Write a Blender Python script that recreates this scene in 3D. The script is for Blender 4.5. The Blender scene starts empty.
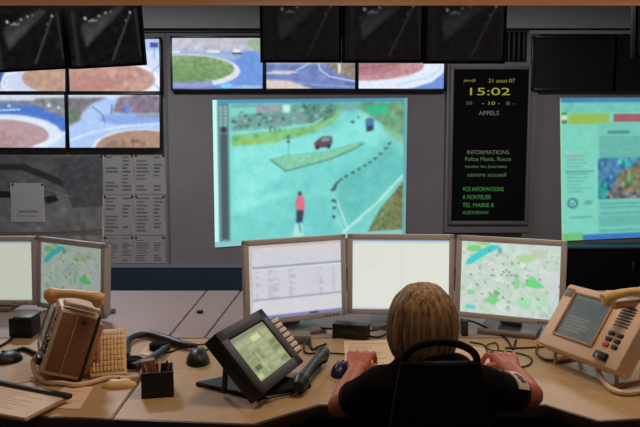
import bpy, bmesh, math, random
import numpy as np
from mathutils import Vector, Matrix
random.seed(7); RNG = np.random.default_rng(7)
SC = bpy.context.scene; COL = SC.collection
V = Vector; R = math.radians

# ------------------------------------------------------------------ camera
F = 740.0; H = 1.57; PITCH = R(6.05)
cam_d = bpy.data.cameras.new('camera'); cam = bpy.data.objects.new('camera', cam_d); COL.objects.link(cam)
cam_d.sensor_width = 36; cam_d.lens = F*36/640; cam_d.clip_start = .05
cam.location = (0, 0, H); cam.rotation_euler = (math.pi/2-PITCH, 0, 0); SC.camera = cam
def ray(x, y):
    a, b = (x-320)/F, (213.5-y)/F
    c, s = math.cos(PITCH), math.sin(PITCH)
    return V((a, c+b*s, -s+b*c))
def at(x, y, Y):                      # point of the sight line at depth Y
    d = ray(x, y); return V((0, 0, H))+d*(Y/d.y)
def on(x, y, z):                      # point of the sight line at height z
    d = ray(x, y); return V((0, 0, H))+d*((z-H)/d.z)

# ------------------------------------------------------------------ materials
def lin(c):
    c = np.asarray(c, float)/255.
    return np.where(c <= .04045, c/12.92, ((c+.055)/1.055)**2.4)
MATS = {}
def mat(name, rgb, rough=.6, metal=0, noise=.12, scale=30, emit=0, stretch=None, spec=.4, rgb2=None, alpha=None):
    if name in MATS: return MATS[name]
    m = bpy.data.materials.new(name); m.use_nodes = True
    nt = m.node_tree; b = nt.nodes['Principled BSDF']
    c = lin(rgb); b.inputs['Roughness'].default_value = rough; b.inputs['Metallic'].default_value = metal
    b.inputs['Specular IOR Level'].default_value = spec
    if emit:
        b.inputs['Emission Color'].default_value = (*c, 1); b.inputs['Emission Strength'].default_value = emit
    if noise:
        tc = nt.nodes.new('ShaderNodeTexCoord'); mp = nt.nodes.new('ShaderNodeMapping')
        nz = nt.nodes.new('ShaderNodeTexNoise'); rp = nt.nodes.new('ShaderNodeValToRGB')
        nt.links.new(tc.outputs['Object'], mp.inputs[0]); nt.links.new(mp.outputs[0], nz.inputs['Vector'])
        if stretch: mp.inputs['Scale'].default_value = stretch
        nz.inputs['Scale'].default_value = scale; nz.inputs['Detail'].default_value = 5
        c2 = lin(rgb2) if rgb2 else c*(1+noise)
        c1 = c if rgb2 else c*(1-noise)
        rp.color_ramp.elements[0].position = .3; rp.color_ramp.elements[1].position = .7
        rp.color_ramp.elements[0].color = (*np.clip(c1, 0, 1), 1); rp.color_ramp.elements[1].color = (*np.clip(c2, 0, 1), 1)
        nt.links.new(nz.outputs['Fac'], rp.inputs[0]); nt.links.new(rp.outputs[0], b.inputs['Base Color'])
    else:
        b.inputs['Base Color'].default_value = (*c, 1)
    MATS[name] = m; return m
def pic_mat(name, emit):
    if name in MATS: return MATS[name]
    m = bpy.data.materials.new(name); m.use_nodes = True; nt = m.node_tree; b = nt.nodes['Principled BSDF']
    a = nt.nodes.new('ShaderNodeAttribute'); a.attribute_name = 'ink'
    if emit:
        nt.links.new(a.outputs['Color'], b.inputs['Emission Color']); b.inputs['Emission Strength'].default_value = emit
        b.inputs['Base Color'].default_value = (.01, .01, .01, 1); b.inputs['Roughness'].default_value = .35
        b.inputs['Specular IOR Level'].default_value = .2
    else:
        nt.links.new(a.outputs['Color'], b.inputs['Base Color']); b.inputs['Roughness'].default_value = .8
        b.inputs['Specular IOR Level'].default_value = .15
    MATS[name] = m; return m

WALL = mat('grey_wall_panel', (122, 117, 118), .7, noise=.06, scale=4)
SOFF = mat('pale_soffit', (150, 152, 152), .7, noise=.05, scale=5)
FLOOR = mat('dark_floor', (60, 56, 58), .5, noise=.2, scale=20)
CEIL = mat('ceiling_white', (180, 178, 172), .8, noise=.05, scale=10)
DKBLUE = mat('dark_blue_base', (36, 52, 64), .5, noise=.15, scale=6)
WOOD = mat('orange_wood', (220, 164, 100), .5, noise=.12, scale=6, stretch=(1, 20, 20))
DESK = mat('beige_laminate', (180, 150, 112), .45, noise=.06, scale=40)
REAR = mat('grey_laminate', (156, 138, 136), .5, noise=.05, scale=40)
EDGE = mat('brown_edge', (58, 34, 26), .5, noise=.15, scale=20)
BLK = mat('black_plastic', (20, 19, 20), .45, noise=.15, scale=40)
BLK2 = mat('matt_black', (13, 12, 13), .85, noise=.2, scale=60, spec=.1)
BRNB = mat('brown_black_plastic', (46, 34, 31), .5, noise=.1)
BEZ = mat('taupe_bezel', (180, 177, 182), .5, noise=.05, scale=40)
GREYP = mat('grey_plastic', (120, 116, 114), .5, noise=.06, scale=40)
DKG = mat('charcoal_plastic', (44, 43, 45), .5, noise=.1, scale=40)
BEIGE = mat('beige_plastic', (218, 192, 166), .5, noise=.05, scale=30)
BEIGE2 = mat('tan_plastic', (176, 132, 98), .5, noise=.06, scale=30)
YEL = mat('yellowed_plastic', (220, 180, 124), .42, noise=.06, scale=30)
CHROME = mat('metal', (150, 148, 145), .35, 1, noise=.05)
PAPER = mat('white_paper', (226, 205, 186), .85, noise=.03, scale=30)
SKIN = mat('skin', (168, 92, 64), .55, noise=.08, scale=25)
SHIRT = mat('black_shirt', (15, 13, 15), .9, noise=.25, scale=30, spec=.05)
HAIR = mat('streaked_hair', (66, 46, 34), .6, scale=10, stretch=(9, 9, .6), rgb2=(178, 146, 112), spec=.25)
LCDB = mat('lcd_bezel', (20, 22, 36), .35, noise=.1)
RED = mat('red_plastic', (190, 50, 50), .5, noise=.05)
CORK = mat('brown_pencil', (150, 96, 70), .6, noise=.1)
BLUEP = mat('blue_plastic', (32, 36, 66), .35, noise=.1)
OFFS = mat('switched_off_screen', (30, 27, 29), .3, noise=.1, spec=.5)

# ------------------------------------------------------------------ mesh collecting
def frame(o, x, up):
    x = V(x).normalized(); n = x.cross(V(up)).normalized(); y = n.cross(x).normalized()
    return Matrix(((x.x, y.x, n.x, o[0]), (x.y, y.y, n.y, o[1]), (x.z, y.z, n.z, o[2]), (0, 0, 0, 1)))
I4 = Matrix.Identity(4)
def smooth_path(P, k=6):
    P = [V(p) for p in P]; Q = [P[0]*2-P[1]]+P+[P[-1]*2-P[-2]]; out = []
    for i in range(1, len(Q)-2):
        for j in range(k):
            t = j/k; a, b, c, d = Q[i-1:i+3]
            out.append(.5*((2*b)+(c-a)*t+(2*a-5*b+4*c-d)*t*t+(3*b-a-3*c+d)*t**3))
    return out+[P[-1]]
class MB:
    def __init__(s): s.bm = bmesh.new()
    def box(s, c, d, M=I4, bev=0):
        T = M @ Matrix.Translation(V(c)) @ Matrix.Diagonal((*d, 1))
        r = bmesh.ops.create_cube(s.bm, size=1, matrix=T)
        if bev:
            es = list({e for v in r['verts'] for e in v.link_edges})
            bmesh.ops.bevel(s.bm, geom=es, offset=bev, segments=2, affect='EDGES', profile=.5, clamp_overlap=True)
        return s
    def prism(s, poly, z0, z1, M=I4, bev=0):
        a = [s.bm.verts.new(M @ V((p[0], p[1], z0))) for p in poly]; b = [s.bm.verts.new(M @ V((p[0], p[1], z1))) for p in poly]
        n = len(poly); fs = [s.bm.faces.new(a[::-1]), s.bm.faces.new(b)]
        for i in range(n): fs.append(s.bm.faces.new((a[i], a[(i+1) % n], b[(i+1) % n], b[i])))
        bmesh.ops.recalc_face_normals(s.bm, faces=fs)
        if bev: bmesh.ops.bevel(s.bm, geom=list({e for f in fs for e in f.edges}), offset=bev, segments=2, affect='EDGES', clamp_overlap=True)
        return s
    def tube(s, P, r, n=10, sm=0, M=I4, flat=1.0):
        P = smooth_path(P, sm) if sm else [V(p) for p in P]
        P = [M @ p for p in P]; rr = r if hasattr(r, '__len__') else [r]*len(P)
        if len(rr) != len(P): rr = list(np.interp(np.linspace(0, 1, len(P)), np.linspace(0, 1, len(rr)), rr))
        rings = []; nrm = None
        for i, p in enumerate(P):
            t = (P[min(i+1, len(P)-1)]-P[max(i-1, 0)]).normalized()
            if nrm is None:
                nrm = t.orthogonal() if abs(t.z) > .99 else t.cross(V((0, 0, 1)))
            nrm = (nrm-t*nrm.dot(t)).normalized(); bn = t.cross(nrm)
            rings.append([s.bm.verts.new(p+(nrm*math.cos(a)+bn*math.sin(a)*flat)*rr[i]) for a in [2*math.pi*k/n for k in range(n)]])
        for A, B in zip(rings, rings[1:]):
            for k in range(n): s.bm.faces.new((A[k], A[(k+1) % n], B[(k+1) % n], B[k]))
        s.bm.faces.new(rings[0][::-1]); s.bm.faces.new(rings[-1])
        return s
    def lathe(s, prof, M=I4, n=24):
        rings = [[s.bm.verts.new(M @ V((max(r, 1e-4)*math.cos(2*math.pi*k/n), max(r, 1e-4)*math.sin(2*math.pi*k/n), z))) for k in range(n)] for r, z in prof]
        for A, B in zip(rings, rings[1:]):
            for k in range(n): s.bm.faces.new((A[k], A[(k+1) % n], B[(k+1) % n], B[k]))
        s.bm.faces.new(rings[0][::-1]); s.bm.faces.new(rings[-1]); return s
    def ell(s, c, rad, rot=(0, 0, 0), M=I4, n=20):
        from mathutils import Euler
        T = M @ Matrix.Translation(V(c)) @ Euler(rot).to_matrix().to_4x4() @ Matrix.Diagonal((*rad, 1))
        bmesh.ops.create_uvsphere(s.bm, u_segments=n, v_segments=max(8, n*2//3), radius=1, matrix=T); return s
    def cone(s, a, b, ra, rb, n=16):           # tapered limb with round ends
        a, b = V(a), V(b); s.ell(a, (ra,)*3, n=n); s.ell(b, (rb,)*3, n=n); s.tube([a, b], [ra, rb], n); return s
    def mesh(s, M=None, ang=38):
        bmesh.ops.recalc_face_normals(s.bm, faces=s.bm.faces[:])
        if M is not None: bmesh.ops.transform(s.bm, matrix=M.inverted(), verts=s.bm.verts)
        me = bpy.data.meshes.new('m'); s.bm.to_mesh(me); s.bm.free()
        me.polygons.foreach_set('use_smooth', [True]*len(me.polygons)); me.set_sharp_from_angle(angle=R(ang)); return me
WM = {}
def link(name, me, m, parent=None, label=None):
    me.name = name; o = bpy.data.objects.new(name, me); COL.objects.link(o)
    if m is not None:
        me.materials.clear(); me.materials.append(m)
    if parent: o.parent = parent
    if label: o['label'] = label
    WM[o.name] = WM[parent.name] if parent else I4
    return o
def part(name, mb, m, parent, label=None):     # mesh given in world space, hung under its thing
    return link(name, mb.mesh(WM[parent.name]), m, parent, label)
def thing(name, label, cat, loc, group=None, rz=0):
    o = bpy.data.objects.new(name, None); COL.objects.link(o); o.location = loc; o.rotation_euler = (0, 0, rz)
    o.empty_display_size = .05; o['label'] = label; o['category'] = cat
    if group: o['group'] = group
    WM[o.name] = Matrix.Translation(V(loc)) @ Matrix.Rotation(rz, 4, 'Z'); return o
def solo(name, mb, m, label, cat, group=None, kind=None):
    o = link(name, mb.mesh(), m); o['label'] = label; o['category'] = cat
    if group: o['group'] = group
    if kind: o['kind'] = kind
    return o
def struct(name, mb, m):
    o = link(name, mb.mesh(), m); o['kind'] = 'structure'; return o
def remeshed(mb, vox, it=4, M=None):
    me = mb.mesh(); o = bpy.data.objects.new('tmp', me); COL.objects.link(o)
    r = o.modifiers.new('r', 'REMESH'); r.mode = 'VOXEL'; r.voxel_size = vox
    s = o.modifiers.new('s', 'SMOOTH'); s.iterations = it; s.factor = .5
    dg = bpy.context.evaluated_depsgraph_get(); dg.update()
    n = bpy.data.meshes.new_from_object(o.evaluated_get(dg)); bpy.data.objects.remove(o)
    if M is not None: n.transform(M.inverted())
    n.polygons.foreach_set('use_smooth', [True]*len(n.polygons)); return n

# ------------------------------------------------------------------ painted pictures (shown on a fine grid of coloured points)
class Pic:
    def __init__(s, w, h, bg, ss=3):
        s.w, s.h, s.k = w, h, ss; s.a = np.ones((h*ss, w*ss, 3))*np.array(bg, float)
        s.X, s.Y = np.meshgrid((np.arange(w*ss)+.5)/ss, (np.arange(h*ss)+.5)/ss)
    def blend(s, m, c, al=1.0):
        s.a[m] = s.a[m]*(1-al)+np.array(c, float)*al; return s
    def poly(s, P, c, al=1.0):
        m = np.zeros(s.X.shape, bool); n = len(P)
        for i in range(n):
            (x0, y0), (x1, y1) = P[i], P[(i+1) % n]
            if y0 == y1: continue
            cr = ((y0 > s.Y) != (y1 > s.Y)) & (s.X < (x1-x0)*(s.Y-y0)/(y1-y0)+x0); m ^= cr
        s.last = m; return s.blend(m, c, al)
    def rect(s, x0, y0, x1, y1, c, al=1.0):
        m = (s.X >= x0) & (s.X < x1) & (s.Y >= y0) & (s.Y < y1); s.last = m; return s.blend(m, c, al)
    def ell(s, cx, cy, rx, ry, c, al=1.0, rot=0):
        dx, dy = s.X-cx, s.Y-cy; ca, sa = math.cos(rot), math.sin(rot)
        m = ((dx*ca+dy*sa)/rx)**2+((-dx*sa+dy*ca)/ry)**2 < 1; s.last = m; return s.blend(m, c, al)
    def line(s, P, w, c, al=1.0):
        m = np.zeros(s.X.shape, bool)
        for (x0, y0), (x1, y1) in zip(P, P[1:]):
            dx, dy = x1-x0, y1-y0; L = dx*dx+dy*dy+1e-9
            t = np.clip(((s.X-x0)*dx+(s.Y-y0)*dy)/L, 0, 1); m |= (s.X-x0-t*dx)**2+(s.Y-y0-t*dy)**2 < (w/2)**2
        return s.blend(m, c, al)
    def noise(s, amp, cell=4, mask=None):
        hh, ww = s.a.shape[:2]; c = cell*s.k
        g = RNG.normal(0, amp, (hh//c+2, ww//c+2, 1))*[1, .95, .9]+RNG.normal(0, amp*.2, (hh//c+2, ww//c+2, 3))
        yy, xx = np.arange(hh)/c, np.arange(ww)/c; y0, x0 = yy.astype(int), xx.astype(int); fy, fx = (yy-y0)[:, None, None], (xx-x0)[None, :, None]
        n = g[y0][:, x0]*(1-fy)*(1-fx)+g[y0+1][:, x0]*fy*(1-fx)+g[y0][:, x0+1]*(1-fy)*fx+g[y0+1][:, x0+1]*fy*fx
        if mask is not None: n = n*mask[..., None]
        s.a = s.a+n; return s
    def soft(s, n):
        for ax in (0, 1):
            for _ in range(2):
                c = np.cumsum(np.concatenate([np.repeat(np.take(s.a, [0], ax), n+1, ax), s.a, np.repeat(np.take(s.a, [-1], ax), n, ax)], ax), ax)
                L = s.a.shape[ax]; s.a = (np.take(c, range(2*n+1, 2*n+1+L), ax)-np.take(c, range(0, L), ax))/(2*n+1)
        return s
    def blob(s, cx, cy, rx, ry, c, al=1.0, jag=.25):
        P = []; n = 9
        for k in range(n):
            t = 2*math.pi*k/n; f = 1+random.uniform(-jag, jag); P.append((cx+rx*f*math.cos(t), cy+ry*f*math.sin(t)))
        return s.poly(P, c, al)
    def out(s, blur=1):
        a = s.a.reshape(s.h, s.k, s.w, s.k, 3).mean((1, 3))
        for _ in range(blur):
            p = np.pad(a, ((1, 1), (1, 1), (0, 0)), 'edge'); a = (p[:-2, 1:-1]+p[2:, 1:-1]+p[1:-1, :-2]+p[1:-1, 2:]+4*p[1:-1, 1:-1])/8
        return np.clip(a, 0, 255)
def picture(name, quad, img, m, parent=None, label=None):
    h, w = img.shape[:2]; TL, TR, BR, BL = [np.array(q) for q in quad]
    u = np.linspace(0, 1, w)[None, :, None]; v = np.linspace(0, 1, h)[:, None, None]
    P = ((TL*(1-u)+TR*u)*(1-v)+(BL*(1-u)+BR*u)*v).reshape(-1, 3)
    if parent:
        Mi = np.array(WM[parent.name].inverted()); P = P@Mi[:3, :3].T+Mi[:3, 3]
    k = (np.arange(h-1)[:, None]*w+np.arange(w-1)[None, :]).ravel()
    faces = np.stack([k, k+w, k+w+1, k+1], 1)
    me = bpy.data.meshes.new(name); me.from_pydata(P.tolist(), [], faces.tolist())
    at_ = me.color_attributes.new('ink', 'FLOAT_COLOR', 'POINT')
    c = np.ones((h*w, 4), np.float32); c[:, :3] = lin(img.reshape(-1, 3)); at_.data.foreach_set('color', c.ravel())
    return link(name, me, m, parent, label)
EM = pic_mat('glowing_picture', 1.0); EMD = pic_mat('dim_glowing_reflection', 1.0); EMD.node_tree.nodes['Principled BSDF'].inputs['Specular IOR Level'].default_value = .03; EMD.node_tree.nodes['Principled BSDF'].inputs['Roughness'].default_value = .7; INK = pic_mat('printed_picture', 0)

# ------------------------------------------------------------------ the room
WY = 7.2; CZ = 2.95
def wq(x0, y0, x1, y1, Y): return [at(x0, y0, Y), at(x1, y0, Y), at(x1, y1, Y), at(x0, y1, Y)]
struct('floor', MB().box((0, 3.0, -.05), (10.2, 8.8, .1)), FLOOR)
struct('ceiling', MB().box((0, 3.0, CZ+.05), (10.2, 8.8, .1)), CEIL)
struct('wall_back', MB().box((0, WY+.1, CZ/2), (10, .2, CZ)), WALL)
struct('wall_left', MB().box((-4.9, 3.0, CZ/2), (.2, 8.2, CZ)), WALL)
struct('wall_right', MB().box((4.9, 3.0, CZ/2), (.2, 8.2, CZ)), WALL)
struct('wall_behind', MB().box((0, -1.1, CZ/2), (10, .2, CZ)), WALL)
LY = 1.15; lz = at(320, 6.2, LY).z
wf = MB()
wf.box((0, LY-.03, (lz+.09+CZ)/2), (9.6, .05, CZ-lz-.09)).box((0, LY+.06, .5), (9.6, .12, 1.0))
for sx in (-1, 1): wf.box((sx*3.6, LY+.06, (1.0+lz+.09)/2), (2.4, .12, lz-.91))
struct('wall_front', wf, WALL)
struct('trim_1', MB().box((0, LY-.04, lz+.05), (4.8, .08, .1), bev=.006), WOOD)      # wooden lintel of the viewing opening
struct('trim_2', MB().box((0, LY+.06, 1.015), (4.8, .14, .03), bev=.008), WOOD)
# pale boxed soffit along the top of the back wall
s0 = at(320, 28, WY-.12).z
struct('trim_3', MB().box((0, WY-.06, (s0+CZ)/2), (9.6, .12, CZ-s0)), SOFF)
struct('trim_4', MB().box((0, WY-.02, s0-.012), (9.6, .04, .024)), DKG)
p0, p1 = at(526.5, 30, WY), at(532, 240, WY)
struct('trim_5', MB().box(((p0.x+p1.x)/2, WY-.02, (s0-.03+.5)/2), (p1.x-p0.x, .04, s0-.03-.5), bev=.006), WALL)
p2 = at(640, 34, WY)
struct('trim_6', MB().box((p1.x+.95, WY-.02, at(600, 33, WY).z), (2.1, .08, .035), bev=.006), SOFF)
j = MB()
for xx in (167.5, 447.5): 
    X = at(xx, 150, WY).x; j.box((X, WY-.004, (.3+s0-.03)/2), (.02, .008, s0-.33))
struct('trim_7', j, mat('panel_strip', (96, 92, 94), .6, noise=.05))
bz = at(120, 267, WY).z
struct('baseboard_back', MB().box((0, WY-.015, bz/2), (9.6, .03, bz)), DKBLUE)
struct('trim_8', MB().box((0, WY-.02, bz+.012), (9.6, .04, .024)), mat('blue_grey_strip', (120, 130, 142), .5, noise=.05))

# low dark cabinet under the right-hand projection
cR = at(571, 248, WY-.3); 
t = thing('low_cabinet', 'long low black cabinet against the back wall under the web page projection', 'cabinet', (cR.x+1.0, WY-.17, 0))
cz = cR.z
part('body', MB().box((cR.x+1.0, WY-.17, cz/2-.01), (2.1, .28, cz-.02), bev=.006), BLK2, t)
part('cabinet_top', MB().box((cR.x+1.0, WY-.17, cz), (2.12, .3, .02), bev=.004), DKBLUE, t)
for k in range(3):
    d = part('door', MB().box((cR.x+.33+.68*k, WY-.315, cz/2-.01), (.66, .016, cz-.08), bev=.004), BLK2, t)
    part('handle', MB().box((cR.x+.58+.68*k, WY-.33, cz/2+.08), (.012, .02, .1), bev=.003), CHROME, d)

# ------------------------------------------------------------------ wall screens
def lcd(x0, y0, x1, y1, img, label, group=None, cat='screen', name='wall_screen', bz=2.2, m=EM, top_extra=0):
    Y = WY-.07; a, b = at(x0-bz, y0-bz, Y), at(x1+bz, y1+bz, Y); w = b.x-a.x; h = a.z-b.z; cx, cz = (a.x+b.x)/2, (a.z+b.z)/2
    t = thing(name, label, cat, (cx, WY, b.z), group)
    part('housing', MB().box((cx, WY-.03, cz), (w, .06, h), bev=.004), BLK, t)
    q = wq(x0, y0, x1, y1, Y); iw = q[1].x-q[0].x; ih = q[0].z-q[3].z; bw = (w-iw)/2; bh = (h-ih)/2
    f = MB()
    for sg in (-1, 1):
        f.box((cx+sg*(w-bw)/2, WY-.067, cz), (bw, .016, h), bev=.002); f.box((cx, WY-.067, cz+sg*(h-bh)/2), (w, .016, bh), bev=.002)
    part('bezel', f, LCDB, t)
    qq = [p+V((0, .004, 0)) for p in q]
    if img is not None: picture('screen', qq, img, m, t)
    else: part('screen', MB().box((cx, WY-.064, cz), (iw, .006, ih)), OFFS, t)
    return t
W_, H_ = 92, 54
def pA1():
    p = Pic(W_, H_, (206, 216, 240)); p.rect(0, 0, 92, 22, (176, 190, 220)); p.poly([(0, 26), (34, 22), (24, 54), (0, 54)], (72, 98, 176)); p.ell(92, 40, 44, 17, (192, 158, 140)); p.noise(10, 3, p.last); p.soft(2)
    p.line([(34, 54), (27, 46), (30, 38), (46, 32), (60, 30)], 1.6, (240, 244, 255)); p.line([(38, 54), (32, 47), (35, 41)], 1, (240, 244, 255)); p.noise(5, 2); return p.out(1)
def pB1():
    p = Pic(W_, H_, (206, 220, 244)); p.rect(0, 0, 92, 12, (170, 196, 236)); p.ell(38, 44, 56, 23, (236, 240, 252)); p.ell(34, 42, 53, 18, (196, 152, 142)); p.noise(12, 3, p.last); p.ell(20, 46, 30, 8, (178, 128, 118), .5); p.soft(2)
    p.line([(92, 26), (84, 34), (86, 46), (92, 52)], 1.2, (150, 176, 226)); p.rect(82, 4, 90, 9, (50, 70, 150)); p.line([(86, 9), (86, 20)], .8, (90, 110, 160)); p.noise(5, 2); return p.out(1)
def pA2():
    p = Pic(W_, H_, (190, 212, 248)); p.rect(0, 0, 92, 8, (210, 218, 234)); p.rect(0, 6, 66, 13, (122, 132, 160)); p.noise(14, 2, p.last); p.poly([(62, 4), (92, 3), (92, 26), (70, 15), (58, 10)], (132, 136, 138)); p.noise(18, 2, p.last)
    p.poly([(0, 16), (40, 11), (62, 11), (92, 24), (92, 38), (60, 26), (0, 25)], (78, 122, 206)); p.ell(30, 40, 58, 20, (222, 232, 252)); p.soft(2); p.ell(24, 41, 51, 16, (184, 156, 160)); p.ell(10, 46, 40, 9, (166, 130, 134), .5); p.noise(9, 3, p.last); p.soft(1)
    p.line([(60, 52), (84, 44), (92, 38)], 1, (240, 246, 255)); p.line([(24, 16), (46, 15)], 1.2, (220, 236, 250)); p.ell(35, 11.5, 2, 1.6, (140, 220, 236)); p.ell(75, 11, 1.6, 2, (196, 236, 246)); p.ell(85, 13, 1.4, 1.6, (200, 230, 230)); p.noise(6, 2); return p.out(1)
def pB2():
    p = Pic(W_, H_, (176, 204, 248)); p.rect(0, 0, 92, 4, (214, 226, 246)); p.poly([(0, 3), (40, 3), (24, 9), (14, 18), (12, 26), (0, 32)], (122, 118, 126)); p.noise(16, 2, p.last); p.poly([(0, 14), (10, 15), (12, 24), (0, 31)], (104, 124, 104)); p.noise(12, 2, p.last)
    p.poly([(50, 3), (70, 0), (92, 1), (92, 19), (60, 19), (44, 18)], (134, 120, 138)); p.noise(20, 2, p.last); p.poly([(36, 20), (92, 21), (92, 30), (50, 30), (30, 26)], (140, 172, 236)); p.soft(3)
    p.line([(24, 12), (34, 20), (37, 29)], .9, (92, 112, 150)); p.line([(44, 10), (43, 20)], 1, (80, 88, 108)); p.ell(59, 15, 2.2, 4.4, (84, 146, 232)); p.poly([(66, 20), (92, 19), (92, 23), (70, 24)], (136, 152, 146), .7)
    p.line([(0, 47), (24, 38), (54, 32), (92, 29)], 1.6, (224, 236, 253)); p.ell(74, 54, 50, 19, (226, 234, 250)); p.ell(74, 55, 47, 19, (172, 140, 124)); p.ell(62, 54, 26, 9, (150, 114, 98), .5); p.noise(16, 2, p.last); p.soft(1); p.noise(6, 2); return p.out(1)
def pC1():
    p = Pic(W_, H_, (112, 152, 220)); p.rect(0, 0, 92, 14, (190, 190, 204)); p.noise(14, 3, p.last); p.poly([(74, 2), (92, 0), (92, 18), (84, 14)], (156, 180, 148)); p.poly([(0, 14), (60, 14), (72, 20), (60, 24), (0, 24)], (156, 180, 218)); p.soft(3)
    p.ell(16, 35, 53, 17.5, (222, 226, 238)); p.ell(13, 33, 50, 14.5, (126, 160, 108)); p.noise(14, 2, p.last); p.ell(6, 38, 40, 8, (104, 142, 82), .5); p.poly([(0, 47), (40, 45), (44, 54), (0, 54)], (118, 132, 196), .7); p.soft(1)
    p.rect(0, 14, 8, 16.5, (228, 228, 234)); p.rect(35, 13, 48, 16, (224, 226, 234)); p.poly([(61, 14), (64, 11.5), (68, 12), (71, 15), (62, 16)], (238, 238, 242)); p.line([(61, 16.5), (70, 16.5)], 1.4, (60, 62, 84)); p.ell(55, 50.5, 6, 3, (120, 208, 248)); p.ell(76, 52, 16, 2, (156, 194, 236)); p.noise(6, 2); return p.out(1)
def pC2():
    p = Pic(W_, H_, (112, 132, 190)); p.rect(0, 0, 92, 28, (164, 174, 200)); p.noise(8, 6); p.poly([(0, 44), (24, 45), (48, 54), (0, 54)], (222, 204, 198)); p.poly([(60, 26), (92, 26), (92, 44), (74, 38)], (152, 138, 122)); p.noise(16, 2, p.last); p.soft(2)
    p.line([(0, 37), (24, 38), (38, 31), (46, 26)], 1.3, (214, 222, 240)); p.line([(8, 36), (32, 36)], 2.6, (216, 202, 214)); p.line([(30, 35), (40, 38)], 1.5, (120, 170, 230)); p.line([(54, 27), (56, 34), (66, 41), (92, 46)], 1.3, (216, 226, 244)); p.line([(28, 47), (60, 50), (92, 52)], .8, (170, 186, 220)); p.rect(74, 27, 77, 37, (222, 220, 218)); p.noise(7, 2); return p.out(1)
def pC3():
    p = Pic(W_, H_, (226, 236, 253)); p.rect(0, 0, 92, 20, (200, 190, 205)); p.ell(4, 29, 66, 16, (192, 142, 148)); p.noise(14, 2, p.last); p.ell(0, 30, 44, 9, (160, 104, 110), .5); p.soft(2); p.line([(0, 33), (30, 29), (56, 25)], .8, (140, 90, 92))
    p.poly([(54, 54), (78, 47), (90, 38), (92, 34), (92, 54)], (112, 146, 218)); p.line([(40, 50), (74, 42), (88, 33), (88, 27), (80, 23)], 1, (180, 202, 238)); p.noise(6, 2); return p.out(1)
G = 'video wall screens on the back wall'
lcd(-25.5, 39, 65, 91, pA1(), 'lit wall screen upper left, brown verge and white kerb lines, cut by the frame', G)
lcd(68.5, 39, 159.5, 91, pB1(), 'lit wall screen with wide pinkish brown roundabout, below the left reflection panels', G)
lcd(-25.5, 95, 65, 147.5, pA2(), 'lit wall screen with pink oval island and blue road, above the wall map', G)
lcd(68.5, 95, 159.5, 147.5, pB2(), 'lit wall screen with winding pale road and brown mound, above the printed lists', G)
G2 = 'row of wall screens above the projected road picture'
lcd(172, 38, 262.5, 88.5, pC1(), 'lit wall screen showing a green grass roundabout and white car', G2)
lcd(266, 38, 355, 88.5, pC2(), 'lit wall screen with blue road, its upper half behind dark reflection panels', G2)
lcd(358.5, 38, 444, 88.5, pC3(), 'lit wall screen with pink ground and white curving kerb, nearest the message sign', G2)
G3 = 'switched off screens at upper right'
lcd(534.5, 38, 613, 88.5, None, 'switched off black wall screen right of the message sign', G3)
lcd(616.5, 38, 697, 88.5, None, 'switched off black wall screen at the right edge of the frame', G3)

# reflections in the glass, painted on added dark panels -------------------------------------------------
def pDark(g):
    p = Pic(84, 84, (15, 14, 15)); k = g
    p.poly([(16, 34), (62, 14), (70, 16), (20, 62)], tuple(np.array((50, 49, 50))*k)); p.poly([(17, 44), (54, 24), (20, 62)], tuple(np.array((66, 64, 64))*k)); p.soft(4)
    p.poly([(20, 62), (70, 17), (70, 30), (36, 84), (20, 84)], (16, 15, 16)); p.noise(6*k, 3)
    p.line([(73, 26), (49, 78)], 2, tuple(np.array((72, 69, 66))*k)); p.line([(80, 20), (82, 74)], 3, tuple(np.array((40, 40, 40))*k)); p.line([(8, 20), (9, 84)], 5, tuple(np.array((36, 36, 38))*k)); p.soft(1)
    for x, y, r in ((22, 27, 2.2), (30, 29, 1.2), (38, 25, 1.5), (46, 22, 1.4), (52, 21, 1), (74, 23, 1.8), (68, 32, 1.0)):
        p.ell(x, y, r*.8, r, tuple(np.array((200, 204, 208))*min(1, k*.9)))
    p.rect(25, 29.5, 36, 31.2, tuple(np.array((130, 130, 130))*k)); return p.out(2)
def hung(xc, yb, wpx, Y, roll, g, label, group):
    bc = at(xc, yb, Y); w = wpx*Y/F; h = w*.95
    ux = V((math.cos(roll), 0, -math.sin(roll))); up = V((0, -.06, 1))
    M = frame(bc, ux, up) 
    t = thing('reflection_panel', label, 'reflection', (bc.x, bc.y+.1, CZ), group)
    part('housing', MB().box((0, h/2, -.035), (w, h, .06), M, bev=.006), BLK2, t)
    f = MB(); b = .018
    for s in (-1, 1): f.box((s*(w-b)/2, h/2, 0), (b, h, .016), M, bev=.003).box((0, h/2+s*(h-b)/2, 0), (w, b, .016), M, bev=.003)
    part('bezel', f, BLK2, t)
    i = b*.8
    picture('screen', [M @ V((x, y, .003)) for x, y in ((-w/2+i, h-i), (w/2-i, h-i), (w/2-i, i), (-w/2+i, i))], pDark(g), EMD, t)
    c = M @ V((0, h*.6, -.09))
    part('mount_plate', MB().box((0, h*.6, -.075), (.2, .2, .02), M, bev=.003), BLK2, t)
    part('ceiling_pole', MB().tube([c, (c.x, c.y, CZ-.005)], .022, 12), DKG, t)  # added pole, only carries the reflection panel
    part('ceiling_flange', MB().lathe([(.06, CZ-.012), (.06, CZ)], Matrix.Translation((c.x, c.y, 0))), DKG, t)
HG = 'dark reflection panels at left'
hung(30.5, 70.6, 74.6, 5.1, R(-3.2), 1.0, 'dark reflection panel with grey tunnel picture, left one of the tilted pair', HG)
hung(107.6, 67.0, 74.6, 5.1, R(-3.2), 1.0, 'dark reflection panel with grey tunnel picture, right one of the tilted pair', HG)
HG = 'dark reflection panels in the middle'
hung(301, 62.5, 80, 4.8, 0, .5, 'dark reflection panel nearest the green roundabout screen, first of the middle three', HG)
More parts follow.
